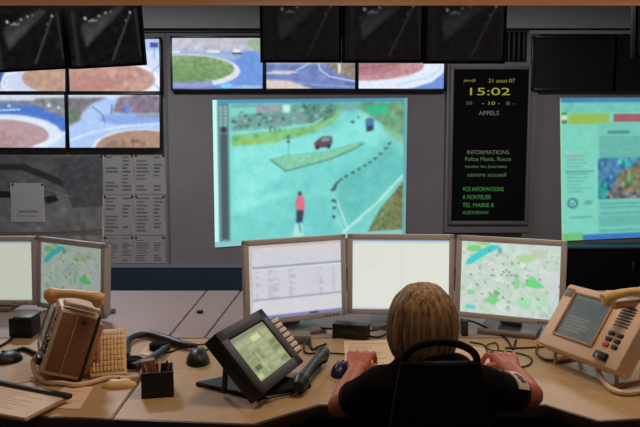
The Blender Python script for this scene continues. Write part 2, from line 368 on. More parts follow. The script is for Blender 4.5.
hung(382.6, 62.8, 80, 4.8, 0, .62, 'dark reflection panel in the centre of the middle three', HG)
hung(464.3, 63.5, 80, 4.8, 0, .55, 'dark reflection panel above the message sign, last of the middle three', HG)
hung(676, 56, 82, 4.6, R(-3), .7, 'dark reflection panel just entering the frame at the right edge', None)

# dark slatted vent over the sign
a, b = at(447, 31, WY-.02), at(526, 61.5, WY-.02)
t = thing('air_vent', 'black ribbed vent panel in the back wall above the message sign', 'vent', ((a.x+b.x)/2, WY, b.z))
part('backing', MB().box(((a.x+b.x)/2, WY-.006, (a.z+b.z)/2), (b.x-a.x, .012, a.z-b.z)), BLK2, t)
sl = MB()
for k in range(16): sl.box((a.x+(k+.5)*(b.x-a.x)/16, WY-.018, (a.z+b.z)/2), (.018, .02, a.z-b.z-.01), bev=.003)
part('slats', sl, DKG, t)

# message sign --------------------------------------------------------
a, b = at(447.5, 63, WY-.06), at(529.5, 233, WY-.06)
t = thing('message_sign', 'tall black electronic message sign with green text and a clock', 'sign', ((a.x+b.x)/2, WY, b.z))
cx, cz, w, h = (a.x+b.x)/2, (a.z+b.z)/2, b.x-a.x, a.z-b.z
part('housing', MB().box((cx, WY-.025, cz), (w, .05, h), bev=.006), WALL, t)
pa, pb = at(454, 69.5, WY-.06), at(524.5, 221, WY-.06); pcx, pcz, pw, ph = (pa.x+pb.x)/2, (pa.z+pb.z)/2, pb.x-pa.x, pa.z-pb.z
part('panel', MB().box((pcx, WY-.052, pcz), (pw, .012, ph)), BLK2, t)
fr = MB()
for s in (-1, 1):
    e = .035
    fr.box((pcx+s*(pw+e)/2, WY-.058, pcz), (e, .03, ph+2*e), bev=.005).box((pcx, WY-.058, pcz+s*(ph+e)/2), (pw, .03, e), bev=.005)
part('frame', fr, mat('sign_frame', (104, 96, 94), .55, noise=.05), t)
def text(s, x0, x1, yb, hpx, c, e=1.0):
    Y = WY-.06; A, B = at(x0, yb, Y), at(x1, yb, Y)
    cu = bpy.data.curves.new('t', 'FONT'); cu.body = s; cu.size = 1; o = bpy.data.objects.new('t', cu); COL.objects.link(o)
    dg = bpy.context.evaluated_depsgraph_get(); dg.update(); me = bpy.data.meshes.new_from_object(o.evaluated_get(dg)); bpy.data.objects.remove(o)
    xs = [v.co.x for v in me.vertices]; ys = [v.co.y for v in me.vertices]
    sx = (B.x-A.x)/(max(xs)-min(xs)); sz = hpx*Y/F/(max(ys)-min(ys)); mx, my = min(xs), min(ys); ox, oy, oz = WM[t.name].translation
    for v in me.vertices:
        v.co = V((A.x+(v.co.x-mx)*sx-ox, Y-.0005-oy, A.z+(v.co.y-my)*sz-oz))
    link('text_line', me, mat('led_%d_%d_%d_%g' % (*c, e), c, emit=e*.43, noise=0), t)
YG, WG, GR = (170, 170, 60), (120, 120, 108), (70, 140, 70)
text('jeudi', 463.5, 475.5, 82.6, 3.6, YG, .5); text('21 aout 07', 488.5, 515, 82.6, 3.8, YG, .45)
text('15:02', 470, 510, 95.2, 7.2, YG, 1.0)
text('20', 466, 472, 104.6, 3, WG, .4); text('- 10 -', 482, 500, 104.8, 3.2, YG, .7); text('8 -', 506, 515, 105, 3.2, WG, .6)
text('APPELS', 478.5, 499, 115.2, 4.2, WG, .8)
text('INFORMATIONS', 467, 509, 154.2, 4, WG, .7)
for s, x0, x1, yb in (('Police Munic. Route', 465, 511, 161), ('toutes les journees', 465, 506.5, 168.8), ('centre accueil', 467.5, 506, 176.6)): text(s, x0, x1, yb, 4, (90, 132, 90), .75)
for s, x0, x1, yb in (('VOS INFORMATIONS', 462.5, 503.5, 191.2), ('A MONTELIER', 462.5, 491, 199.2), ('TEL MAIRIE 8', 462.5, 493.5, 207.2), ('AUJOURDHUI', 462.5, 488, 215)): text(s, x0, x1, yb, 4.2, GR, .95)

# projections ---------------------------------------------------------
def pRoad():
    p = Pic(200, 148, (122, 212, 206)); 
    def c(x, y):
        u = (x-35)/515; return (u*200, (y-27+7*u)/(392-28*u)*148)
    def P(*L): return [c(*q) for q in L]
    p.poly(P((85, 130), (340, 120), (430, 60), (400, 36), (470, 60), (500, 120), (430, 150), (230, 215), (85, 330)), (140, 230, 222)); p.poly(P((85, 330), (230, 215), (432, 146), (500, 130), (500, 150), (370, 240), (350, 270), (240, 300), (85, 388)), (120, 214, 208)); p.poly(P((372, 242), (500, 140), (552, 180), (552, 215), (390, 372), (360, 300)), (104, 194, 190))
    p.poly(P((85, 330), (85, 300), (240, 262), (245, 272)), (150, 234, 226)); p.poly(P((240, 388), (250, 290), (345, 290), (372, 388)), (110, 202, 200), .6); p.soft(8)
    p.poly(P((85, 40), (385, 34), (366, 72), (300, 92), (85, 110)), (112, 166, 158)); p.poly(P((368, 34), (552, 28), (552, 138), (520, 116), (486, 92), (440, 60), (410, 46)), (106, 158, 120)); p.noise(20, 3, p.last); p.poly(P((480, 100), (500, 92), (552, 130), (552, 158), (520, 132)), (134, 190, 150), .8); p.poly(P((366, 34), (430, 34), (425, 52), (380, 56)), (112, 172, 158)); p.soft(3)
    p.poly(P((438, 40), (496, 36), (498, 62), (452, 66)), (50, 188, 144), .85)
    p.poly(P((85, 122), (160, 112), (290, 96), (345, 68), (366, 44), (372, 62), (352, 88), (300, 114), (190, 140), (85, 150)), (128, 194, 126)); p.noise(12, 3, p.last); p.poly(P((100, 130), (180, 126), (240, 118), (180, 136), (110, 144)), (164, 190, 104), .7); p.soft(2)
    p.poly(P((85, 48), (170, 46), (160, 62), (85, 72)), (128, 214, 206)); p.poly(P((150, 42), (220, 40), (214, 56), (150, 60)), (158, 152, 172), .8); p.rect(72, 6, 80, 14, (196, 242, 228)); p.poly(P((270, 36), (372, 34), (350, 74), (290, 92)), (86, 138, 124), .8); p.noise(18, 2, p.last)
    for _ in range(150):
        x, y = random.uniform(90, 340), random.uniform(58, 104); y -= max(0, (x-200)*.14); p.ell(*c(x, y), random.uniform(1, 2.6), random.uniform(.6, 1.3), random.choice([(66, 92, 92), (166, 220, 214), (56, 72, 82), (140, 156, 156), (150, 120, 130), (90, 140, 126)]), .75)
    p.line(P((85, 114), (180, 106), (300, 90), (326, 74)), 1.8, (150, 232, 224))
    p.poly(P((187, 184), (228, 214), (340, 184), (432, 144), (436, 136), (330, 164), (235, 172)), (136, 206, 172)); p.noise(8, 2, p.last); p.line(P((187, 184), (228, 214), (340, 184), (400, 160), (436, 140)), 1.2, (74, 118, 108))
    p.line(P((187, 184), (235, 172), (330, 164), (430, 136)), .6, (96, 160, 148))
    p.poly(P((303, 140), (312, 132), (324, 122), (350, 122), (352, 138), (346, 150), (306, 153)), (94, 80, 92)); p.poly(P((326, 126), (346, 125), (346, 134), (322, 136)), (140, 150, 158)); p.poly(P((305, 141), (322, 138), (322, 147), (306, 150)), (120, 70, 84)); p.ell(*c(312, 152), 1.8, 1.8, (34, 36, 46)); p.ell(*c(342, 149), 1.8, 1.8, (34, 36, 46))
    p.poly(P((438, 80), (446, 72), (462, 76), (460, 106), (442, 110)), (78, 116, 164)); p.poly(P((442, 96), (460, 94), (459, 106), (442, 110)), (48, 64, 84)); p.ell(*c(405, 84), 2.2, 1.4, (64, 88, 96)); p.ell(*c(420, 72), 1.4, 1, (80, 110, 112))
    p.line(P((236, 118), (236, 170)), .6, (100, 150, 148)); p.ell(*c(235, 124), 1.7, 2, (82, 110, 124)); p.ell(*c(235, 136), 1.7, 1.7, (74, 100, 112))
    for x in (185, 198, 210): p.rect(*c(x, 100), *[a+b for a, b in zip(c(x, 100), (1.6, 4))], (84, 120, 110))
    rail = P((470, 92), (494, 116), (500, 142), (462, 182), (420, 210), (372, 238), (354, 264), (358, 320), (384, 380))
    p.line(rail, 1.4, (150, 218, 210)); sp = smooth_path([(*q, 0) for q in rail], 6)
    for i, q in enumerate(sp[12:37]):
        if i % 2 == 0 or i > 22: p.line([(q.x, q.y), (q.x+2.2, q.y-1.2)], 1.9, (54, 84, 90))
    for q in P((352, 264), (354, 292), (362, 294), (356, 336), (357, 312)): p.ell(q[0], q[1], 1.7, 1.5, (50, 72, 78))
    p.poly(P((552, 226), (510, 278), (486, 304), (440, 388), (552, 388)), (116, 132, 92)); p.noise(24, 2, p.last); p.poly(P((552, 226), (520, 266), (500, 330), (520, 388), (552, 388)), (120, 116, 74), .5)
    p.soft(1); p.line(P((384, 374), (470, 300), (552, 212)), 2.4, (186, 236, 226)); p.line(P((430, 384), (484, 298)), 1.2, (150, 212, 202)); p.line(P((364, 290), (394, 372)), 1.6, (188, 236, 228)); p.line(P((378, 386), (400, 360), (430, 340)), 3, (180, 232, 224))
    p.ell(*c(265, 274), 2, 2.4, (86, 70, 66)); p.poly(P((256, 282), (272, 279), (278, 288), (277, 318), (256, 320), (253, 300)), (222, 118, 138)); p.poly(P((256, 318), (276, 318), (272, 350), (256, 352)), (62, 66, 84)); p.poly(P((251, 354), (271, 354), (276, 392), (246, 392)), (172, 230, 222)); p.line(P((262, 352), (268, 376)), 1.6, (100, 136, 140)); p.noise(4, 2); p.noise(4, 8)
    p.rect(0, 0, 200, 4, (70, 150, 186)); p.rect(0, 0, 5, 148, (196, 250, 244)); p.rect(5, 4, 17, 148, (104, 140, 144)); p.rect(8, 34, 15, 140, (74, 92, 100)); p.ell(11.5, 30, 3.2, 3, (60, 60, 66))
    for k in range(6): p.rect(7, 7+k*3.4, 10, 9+k*3.4, (150, 200, 190)); p.rect(12, 7+k*3.4, 15, 9+k*3.4, (150, 200, 190))
    p.rect(0, 142, 200, 148, (140, 200, 200)); p.rect(196, 0, 200, 148, (110, 170, 176)); return p.out(2)
def pWeb():
    p = Pic(196, 146, (124, 208, 188)); p.rect(0, 0, 196, 5, (66, 130, 176)); p.rect(0, 5, 196, 15, (112, 196, 182)); p.noise(5, 4, p.last)
    p.rect(2, 15, 7, 26, (90, 110, 90)); p.ell(4.5, 20, 3, 3, (215, 225, 180)); p.rect(9, 16, 50, 27, (150, 188, 88)); p.rect(54, 17, 196, 25, (154, 92, 100)); p.line([(54, 21), (196, 21)], 1, (190, 110, 110))
    for k in range(9): p.rect(6, 62+k*3.6+(4 if k > 2 else 0), random.uniform(18, 32), 63.2+k*3.6+(4 if k > 2 else 0), (96, 172, 160))
    p.rect(5, 58, 24, 59.2, (190, 140, 130)); p.rect(5, 74, 34, 75.5, (84, 150, 144))
    p.rect(38, 26, 196, 140, (116, 196, 180)); p.rect(48, 34, 70, 37, (80, 140, 134))
    for k in range(9): p.rect(40, 40+k*2.6, random.uniform(80, 180), 41+k*2.6, (84, 156, 148))
    p.rect(38, 62, 118, 104, (112, 112, 114)); m = p.last; p.poly([(38, 62), (84, 62), (74, 70), (56, 80), (46, 104), (38, 104)], (70, 126, 166)); p.blob(66, 66, 9, 4, (60, 186, 170), .6); p.blob(44, 94, 5, 8, (64, 176, 150), .7); p.blob(76, 84, 17, 14, (134, 120, 80), .8); p.blob(70, 86, 8, 7, (98, 148, 112), .7); p.noise(26, 3, m)
    for y, x1 in ((108, 150), (112, 120), (118, 180), (124, 170), (127, 170), (130, 170), (136, 180)): p.rect(40, y, x1, y+1.6, (90, 164, 158))
    p.rect(38, 121, 170, 132, (100, 178, 168), .6)
    p.ell(12, 107, 5.4, 5.4, (56, 106, 128)); p.ell(12, 107, 3.6, 3.6, (130, 210, 196)); p.line([(10, 107), (12, 109), (14, 105)], 1, (70, 110, 140)); p.ell(28, 107, 4.5, 2.4, (96, 164, 160)); p.rect(8, 121, 32, 122.5, (90, 160, 150))
    p.rect(0, 138, 22, 146, (110, 190, 120)); p.rect(22, 140, 196, 146, (60, 120, 190)); p.rect(0, 0, 1.5, 146, (200, 220, 150), .6); p.noise(3, 3); return p.out(2)
def projection(quad, img, label):
    Y = WY-.012; q = [at(x, y, Y) for x, y in quad]; c = sum(q, V())/4
    t = thing('glowing_projection', label, 'screen', (c.x, WY, min(q[2].z, q[3].z)))
    e = 1.0; P = [(p.x, p.z) for p in q]
    M = Matrix(((1, 0, 0, 0), (0, 0, 1, 0), (0, 1, 0, 0), (0, 0, 0, 1)))
    part('backing', MB().prism([(x+(.004 if x > c.x else -.004), z+(.004 if z > c.z else -.004)) for x, z in P], WY-.008, WY, M), mat('screen_fabric', (150, 150, 150), .9, noise=.03), t)
    picture('picture', [p+V((0, .002, 0)) for p in q], img, EM, t)  # projected light put into a self-glowing picture
projection([(212.5, 100), (407.5, 98), (405.5, 234), (215, 247.5)], pRoad(), 'projected picture of a road junction with a pink shirted walker')
projection([(560, 98), (755, 97), (753, 232), (562, 241)], pWeb(), 'projected web page with a green banner at the right of the wall')

# wall map and lists --------------------------------------------------
def pMap():
    p = Pic(170, 100, (128, 126, 126)); p.rect(0, 0, 170, 44, (104, 103, 104)); p.noise(12, 5)
    P = [(0, 22), (60, 14), (90, 14), (118, 26), (140, 36), (170, 38)]; p.line(P, 7, (58, 58, 60)); p.poly([(118, 4), (170, 2), (170, 56), (140, 58)], (88, 88, 90)); p.noise(8, 3, p.last)
    p.line([(60, 44), (100, 34), (140, 46)], 1, (150, 148, 146)); p.poly([(110, 46), (122, 44), (126, 50), (114, 54)], (46, 46, 48)); p.rect(66, 40, 78, 47, (36, 36, 38))
    p.rect(0, 84, 170, 88, (112, 104, 92)); p.line([(0, 92), (170, 82)], 1.4, (90, 84, 78)); p.rect(0, 0, 170, 1.5, (160, 158, 156)); return p.out(1)
def pList(k):
    p = Pic(40, 52, (150, 146, 144)); p.rect(0, 0, 40, 52, (150, 146, 144))
    for r in range(10):
        y = 4+r*4.6
        if random.random() < .85: p.rect(3, y, random.uniform(12, 20), y+1.5, (74, 72, 74))
        if random.random() < .8: p.rect(25, y, random.uniform(31, 37), y+1.5, (66, 64, 66))
    return p.out(0)
def sheet(x0, y0, x1, y1, img, name, label, cat, group=None, pins=True, off=.004):
    Y = WY-off; q = wq(x0, y0, x1, y1, Y); c = (q[0]+q[2])/2
    t = thing(name, label, cat, (c.x, WY, q[2].z), group)
    part('paper', MB().box((c.x, WY-off/2, c.z), (q[1].x-q[0].x, off-.0008, q[0].z-q[3].z)), PAPER, t)
    picture('print', q, img, INK, t)
    if pins:
        for xx in (q[0].x+.015, q[1].x-.015): part('pin', MB().ell((xx, Y-.004, q[0].z-.015), (.012, .006, .012), n=10), mat('dark_red_pin', (92, 34, 34), .5, noise=.05), t)
    return t
sheet(-66, 154.5, 102.5, 246, pMap(), 'wall_map', 'large grey wall map with a dark river pinned below the left screens', 'map')
def pWhite():
    p = Pic(34, 40, (168, 165, 163)); p.rect(8, 28, 28, 30, (120, 118, 118)); p.rect(6, 33, 26, 34, (130, 128, 128)); return p.out(0)
sheet(11, 183, 44, 222, pWhite(), 'paper_sheet', 'pale paper sheet pinned on the grey wall map', 'paper', off=.008)
GL = 'printed lists pinned beside the wall map'
for (i, (x0, y0, x1, y1)), lb in zip(enumerate([(103.5, 154, 133.5, 194), (134.5, 154, 165, 194), (103.5, 195, 133.5, 235), (134.5, 195, 165, 235), (103.5, 236, 133.5, 263), (134.5, 236, 165, 263)]),
        ['top sheet nearest the map', 'top sheet farthest from the map', 'middle sheet nearest the map', 'middle sheet farthest from the map', 'bottom sheet nearest the map', 'bottom sheet farthest from the map']):
    sheet(x0, y0, x1, y1, pList(i), 'printed_list', 'grey printed phone list on the wall, '+lb, 'list', GL)

# ------------------------------------------------------------------ desks
DZ = .75; TH = .035
A_, B_, C_, D_, E_, F_ = [on(x, y, DZ) for x, y in ((-120, 410), (254, 424), (318, 404.5), (546, 404.5), (598, 420.5), (640, 418.5))]
G_ = on(760, 412, DZ); BK = 2.93
s1 = -.605
def lerpx(a, b, x): t = (x-a.x)/(b.x-a.x); return a+(b-a)*t
S1 = lerpx(A_, B_, s1)
def worktop(poly, name_label, group, m, band_edges, legs, back=False, z=DZ):
    c = sum((V((p[0], p[1], 0)) for p in poly), V())/len(poly)
    t = thing('desk', name_label, 'desk', (c.x, c.y, 0), group)
    part('worktop', MB().prism([(p[0], p[1]) for p in poly], z-TH, z, bev=.003), m, t)
    bm_ = MB()
    for a, b in band_edges:
        a, b = V((a[0], a[1], 0)), V((b[0], b[1], 0)); d = (b-a); L = d.length; M = frame((a+b)/2+V((0, 0, z-TH/2-.001)), d, (0, 0, 1))
        bm_.box((0, 0, .004), (L+.006, TH+.004, .014), M, bev=.003)
    if band_edges: part('edge_band', bm_, EDGE, t)
    for x, y, sx, sy in legs: part('support_panel', MB().box((x, y, (z-TH)/2), (sx, sy, z-TH), bev=.003), DKG, t)
    return t
XL = -2.5; XR = 2.2
AL = lerpx(A_, B_, XL); GRt = lerpx(F_, G_, XR); g = .003
GD = 'desk units of the control console'
worktop([AL, (s1-g, S1.y), (s1-g, BK), (XL, BK)], 'beige front desk unit at left, under the telephone and clipboard', GD, DESK, [(AL, (s1-g, S1.y))], [(XL+.03, 2.55, .03, .6), (s1-.05, 2.55, .03, .6)])
DU = worktop([(s1+g, S1.y), B_, C_, D_, E_, F_, GRt, (XR, BK), (s1+g, BK)], 'long beige desk unit with a notch for the seated woman', GD, DESK, [((s1+g, S1.y), B_), (B_, C_), (C_, D_), (D_, E_), (E_, F_), (F_, GRt)],
        [(s1+.04, 2.55, .03, .6), (-.3, 2.6, .03, .5), (.98, 2.6, .03, .5), (XR-.03, 2.55, .03, .6)])
RB = 3.86
part('modesty_panel', MB().box(((s1+XR)/2, BK-.06, .43), (XR-s1-.12, .02, .56), bev=.002), BLK2, DU)
x1a, x1b = -.62, -.60; x2a, x2b = -.47, -.42
worktop([(XL, BK+.008), (x1a-g, BK+.008), (x1b-g, RB), (XL, RB)], 'grey rear desk strip at left, behind the tilted telephone', GD, REAR, [], [(XL+.03, 3.4, .03, .7), (x1a-.05, 3.4, .03, .7)])
worktop([(x1a+g, BK+.008), (x2a-g, BK+.008), (x2b-g, RB), (x1b+g, RB)], 'narrow grey rear desk piece between two seams', GD, REAR, [], [(-.54, 3.4, .03, .7)])
worktop([(x2a+g, BK+.008), (XR, BK+.008), (XR, RB), (x2b+g, RB)], 'grey rear desk strip behind the three middle monitors', GD, REAR, [], [(-.3, 3.4, .03, .7), (1.0, 3.4, .03, .7), (XR-.03, 3.4, .03, .7)])
gp = on(200, 313, DZ)
solo('cable_grommet', MB().lathe([(.013, DZ), (.016, DZ+.004), (.014, DZ+.012), (.004, DZ+.013)], Matrix.Translation((gp.x, gp.y, 0))), BLK, 'small round black cable grommet in the grey rear desk', 'grommet')

# ------------------------------------------------------------------ monitors
def pSheet():
    p = Pic(110, 82, (206, 206, 214)); p.rect(0, 0, 110, 4, (190, 186, 190)); p.rect(0, 4, 110, 8, (214, 208, 204)); p.rect(5, 24, 110, 26.5, (150, 156, 176)); p.rect(5, 59, 110, 61, (160, 166, 184)); p.rect(0, 4, 5, 76, (196, 192, 194))
    for k in range(5): p.rect(1.5, 20+k*7, 3.5, 23+k*7, (190, 170, 165))
    for k in range(14):
        y = 29+k*2.2
        for x0, x1 in ((8, 14), (22, 34), (46, 54), (82, 86), (98, 101)):
            if random.random() < .7: p.rect(x0, y, random.uniform(x0+2, x1+1), y+1, (172, 174, 184))
    p.rect(4, 26.5, 110, 28, (222, 222, 226)); p.rect(0, 78, 110, 82, (120, 130, 190)); p.rect(70, 78.5, 80, 81.5, (60, 70, 130)); p.rect(4, 62, 110, 77, (212, 210, 214)); p.noise(2, 6); return p.out(1)
def pBlank():
    p = Pic(104, 80, (222, 224, 214)); p.rect(0, 0, 104, 2.5, (96, 120, 176)); p.rect(0, 2.5, 104, 5, (206, 208, 204)); p.rect(52, 6, 53, 76, (214, 216, 206)); p.rect(0, 77, 104, 80, (200, 204, 214))
    for k in range(6): p.rect(8, 10+k*4, 30, 11+k*4, (216, 216, 206))
    return p.out(1)
def pCity(g=1.0):
    p = Pic(106, 82, (200, 216, 204)); p.noise(6, 6)
    for _ in range(260):
        x, y = random.uniform(0, 106), random.uniform(0, 82); p.blob(x, y, random.uniform(1, 3.4), random.uniform(.8, 2.6), random.choice([(172, 218, 176), (204, 208, 206), (214, 208, 210), (156, 214, 168), (186, 204, 190), (178, 190, 186)]), .8)
    for _ in range(60):
        x, y, an = random.uniform(0, 106), random.uniform(0, 82), random.choice([.5, 2.1, .9, 1.2])+random.uniform(-.3, .3); L = random.uniform(6, 26); p.line([(x, y), (x+L*math.cos(an), y+L*math.sin(an))], .6, random.choice([(226, 230, 226), (160, 174, 168), (214, 220, 214)]), .8)
    p.poly([(5, 28), (8, 21), (20, 11), (32, 4), (43, 4), (38, 9), (24, 17), (13, 26)], (66, 204, 202)); p.blob(14, 9, 9, 4, (132, 206, 122)); p.blob(26, 3, 6, 2, (150, 204, 130)); p.blob(42, 10, 3, 4, (110, 180, 160))
    p.poly([(68, 46), (73, 38), (78, 35), (82, 41), (90, 46), (86, 48), (76, 48)], (112, 214, 130)); p.blob(61, 44, 3, 7, (140, 208, 150)); p.blob(36, 64, 7, 6, (128, 208, 140)); p.blob(40, 58, 3, 4, (120, 200, 130)); p.blob(70, 16, 12, 5, (172, 208, 148), .8); p.blob(84, 12, 8, 5, (190, 200, 170), .8); p.blob(12, 58, 4, 3, (140, 210, 150)); p.blob(70, 66, 9, 6, (160, 220, 172), .8); p.blob(90, 62, 6, 7, (170, 220, 180), .7); p.poly([(8, 72), (17, 73), (18, 77), (7, 76)], (84, 206, 206))
    for _ in range(34):
        x, y = random.gauss(50, 24), random.gauss(36, 18); p.blob(x, y, .9, .8, random.choice([(168, 80, 92), (70, 76, 72), (150, 70, 80), (60, 70, 80)]))
    for x, y in ((47, 33), (50, 31), (53, 33), (45, 36), (55, 36), (51, 37)): p.blob(x, y, .9, .8, (90, 70, 76))
    p.rect(94, 26, 104, 66, (204, 210, 220), .5); p.rect(0, 0, 106, 1.5, (170, 176, 190)); return p.out(1)*g
def monitor(xl, xr, Yl, Yr, zt, zb, img, label, group, bez=.023, chin=.024, stand=0.06, nbtn=4):
    L, Rr = at(xl, 260, Yl), at(xr, 260, Yr); L.z = Rr.z = zb; c = (L+Rr)/2; w = (Rr-L).length; h = zt-zb
    d = (Rr-L).normalized(); M = frame(c, d, (0, 0, 1)) @ Matrix.Rotation(R(-3), 4, 'X')
    t = thing('computer_monitor', label, 'monitor', (c.x, c.y, DZ), group)
    f = MB()
    f.box((-(w-bez)/2, h/2, 0), (bez, h, .022), M, bev=.003).box(((w-bez)/2, h/2, 0), (bez, h, .022), M, bev=.003)
    f.box((0, h-bez/2, 0), (w, bez, .022), M, bev=.003).box((0, chin/2, 0), (w, chin, .022), M, bev=.003)
    bz = part('bezel', f, BEZ, t)
    bt = MB()
    for k in range(nbtn): bt.box((w*.28+k*.018, chin*.45, .0115), (.01, .004, .003), M, bev=.001)
    part('buttons', bt, DKG, bz)
    part('housing', MB().box((0, h/2, -.02), (w-.01, h-.01, .03), M, bev=.008).box((0, h/2, -.045), (w*.6, h*.6, .04), M, bev=.015), BEZ, t)
    x0, x1, y0, y1 = -w/2+bez*.9, w/2-bez*.9, chin*.9, h-bez*.9
    picture('screen', [M @ V(p) for p in ((x0, y1, .006), (x1, y1, .006), (x1, y0, .006), (x0, y0, .006))], img, EM, t)
    n = -(M.to_3x3() @ V((0, 0, 1))); n.z = 0; n.normalize(); up = V((0, 0, 1)); N = frame(c+V((0, 0, DZ-c.z)), d, up)
    part('stand_neck', MB().box((0, .1+zb-DZ, -.085), (.09, .2+(zb-DZ)*1.2, .03), N, bev=.006), GREYP, t)
    part('stand_base', MB().box((0, .01, -.06), (.24, .02, .2), N, bev=.007), GREYP, t)
    return t
MG = 'monitors in front of the seated woman'
zt, zb = 1.152, .806
monitor(244, 346.3, 2.90, 3.10, zt, zb, pSheet(), 'left of the three middle monitors, showing a pale spreadsheet', MG)
monitor(347.3, 454.7, 3.11, 3.09, zt, zb+.002, pBlank(), 'middle monitor behind the woman, showing a blank cream page', MG)
monitor(455.8, 566.5, 3.08, 2.90, zt, zb, pCity(), 'right of the three middle monitors, showing a bright green city map', MG)
MG = 'monitors on the left desk'
monitor(-66, 36, 3.42, 3.42, 1.10, .775, pBlank()*np.array((.86, .87, .84)), 'leftmost monitor with a blank cream screen, cut by the frame', MG)
monitor(36.8, 104, 3.42, 3.18, 1.10, .768, pCity(.74), 'left desk monitor with a dim city map, behind the tilted telephone', MG, bez=.025)

# ------------------------------------------------------------------ consoles: two dispatcher telephones and a touch screen turret
def pPhone():
    p = Pic(60, 66, (74, 80, 74)); p.noise(4, 6); p.rect(4, 4, 56, 6, (92, 98, 92)); 
    for k in range(5): p.rect(6, 34+k*5, random.uniform(24, 50), 36+k*5, (104, 104, 78))
    p.rect(10, 14, 50, 30, (66, 76, 74)); return p.out(1)
def phone(BL, BR, nrm_sign, lean, Lh, label, near_right, T=.085):
    # BL, BR: lower corners of the face as its user sees it;  the face leans back
    x = (BR-BL); w = x.length; x.normalize(); n0 = x.cross(V((0, 0, 1))).normalized()
    up = V((0, 0, 1))*math.cos(lean)-n0*math.sin(lean); M = frame((BL+BR)/2, x, up)
    b0 = (BL+BR)/2
    t = thing('desk_telephone', label, 'telephone', (b0.x, b0.y, DZ))
    part('body', MB().box((0, Lh/2, -T/2), (w, Lh, T), M, bev=.012), BEIGE, t)
    part('back_cover', MB().box((0, Lh*.48, -T-.012), (w*.86, Lh*.8, .03), M, bev=.01), BEIGE2, t)
    sx0, sx1, sy0, sy1 = (-w*.33, w*.13, Lh*.22, Lh*.86)
    fr = MB(); e = .008
    for s in (0, 1): fr.box((sx0-e/2 if s else sx1+e/2, (sy0+sy1)/2, .003), (e, sy1-sy0+2*e, .01), M, bev=.002).box(((sx0+sx1)/2, sy0-e/2 if s else sy1+e/2, .003), (sx1-sx0, e, .01), M, bev=.002)
    part('screen_frame', fr, BEIGE2, t)
    picture('screen', [M @ V(p) for p in ((sx0, sy1, .0012), (sx1, sy1, .0012), (sx1, sy0, .0012), (sx0, sy0, .0012))], pPhone(), EM, t)
    kx = w*.32
    g = MB()
    for k in range(7): g.box((kx, Lh*(.86-.045*k), .001), (w*.16, .004, .004), M, bev=.001)
    part('speaker_slots', g, BLK, t)
    for r in range(3):
        for c in range(2):
            part('key', MB().box((kx-.018+c*.036, Lh*(.46-.085*r), .003), (.024, .013, .008), M, bev=.002), RED if (r == 2 and c == 0) else BLK, t, 'red key' if (r == 2 and c == 0) else None)
    part('cord_socket', MB().box((kx-.01, Lh*.12, .008), (.05, .026, .018), M, bev=.004), BLK, t)
    part('name_plate', MB().box((-w*.42, Lh*.86, .001), (w*.1, Lh*.13, .003), M, bev=.001), GREYP, t)
    # wire stand: two side legs under the tilted body
    for s in (-1, 1):
        p0 = M @ V((s*w*.38, Lh*.1, -T*.6)); p1 = M @ V((s*w*.38, Lh*.6, -T-.02)); q0 = V((p0.x, p0.y, DZ+.008)); q1 = V((p1.x, p1.y, DZ+.008))
        part('stand_foot', MB().tube([p0, q0, q1, p1], .008, 8), BEIGE2, t)
    return t, M, w
def handset(t, a, b, m, r=.019, sag=.012, n=V((0, 0, 1)), cup=.55):
    a, b = V(a), V(b); d = (b-a); P = [a+d*k+n*(sag*math.sin(math.pi*k)) for k in (0, .12, .25, .5, .75, .88, 1)]
    h = part('handset', MB().tube(P, [r*.9, r*1.25, r*.85, r*.72, r*.85, r*1.25, r*.9], 14, sm=5), m, t)
    for k in (.1, .9): part('ear_cup', MB().cone(a+d*k-n*.002, a+d*k-n*(r*cup), r*1.05, r*.98), m, h)
    return h
# right phone
BLp = on(536, 341.5, DZ+.075); BRp = on(616, 371.5, DZ+.075)
x_ = (BRp-BLp)
tR, MR, wR = phone(BLp, BRp, 1, R(35), .25, 'big beige telephone console with dark screen tilted up at the right', True, T=.075)
top = MR @ V((wR*.40, .245, -.02))
h0 = at(603, 298, top.y-.01); h1 = at(650, 293, top.y+.03)
part('cradle', MB().tube([h0*.75+h1*.25+V((0, .004, -.03)), h0*.2+h1*.8+V((0, .004, -.03))], .018, 12, flat=.7), BEIGE2, tR)
MRJ = MR @ V((wR*.32-.012, .25*.10, .016)); hs = handset(tR, h0+V((0, 0, -.004)), h1, YEL, r=.019)
cp = [MRJ, (597, 364, .79), (599, 373, .77), (603, 380, .762), (612, 389, .762), (628, 393, .7605), (648, 388, .7605), (672, 372, .762)]
part('cord', MB().tube([on(*q) if isinstance(q, tuple) else q for q in cp], .009, 8, sm=6), BEIGE, hs)
# left phone, seen from its narrow end
P1 = on(58, 375, DZ+.02)
xw = V((-P1.y*.0+.08, -.37, 0)).normalized()          # along its width, towards the viewer
BRq = on(41, 377, DZ+.012); BLq = BRq-V(xw)*.36
BLq, BRq = BRq, BRq-V((.105, -.345, 0))*1.0
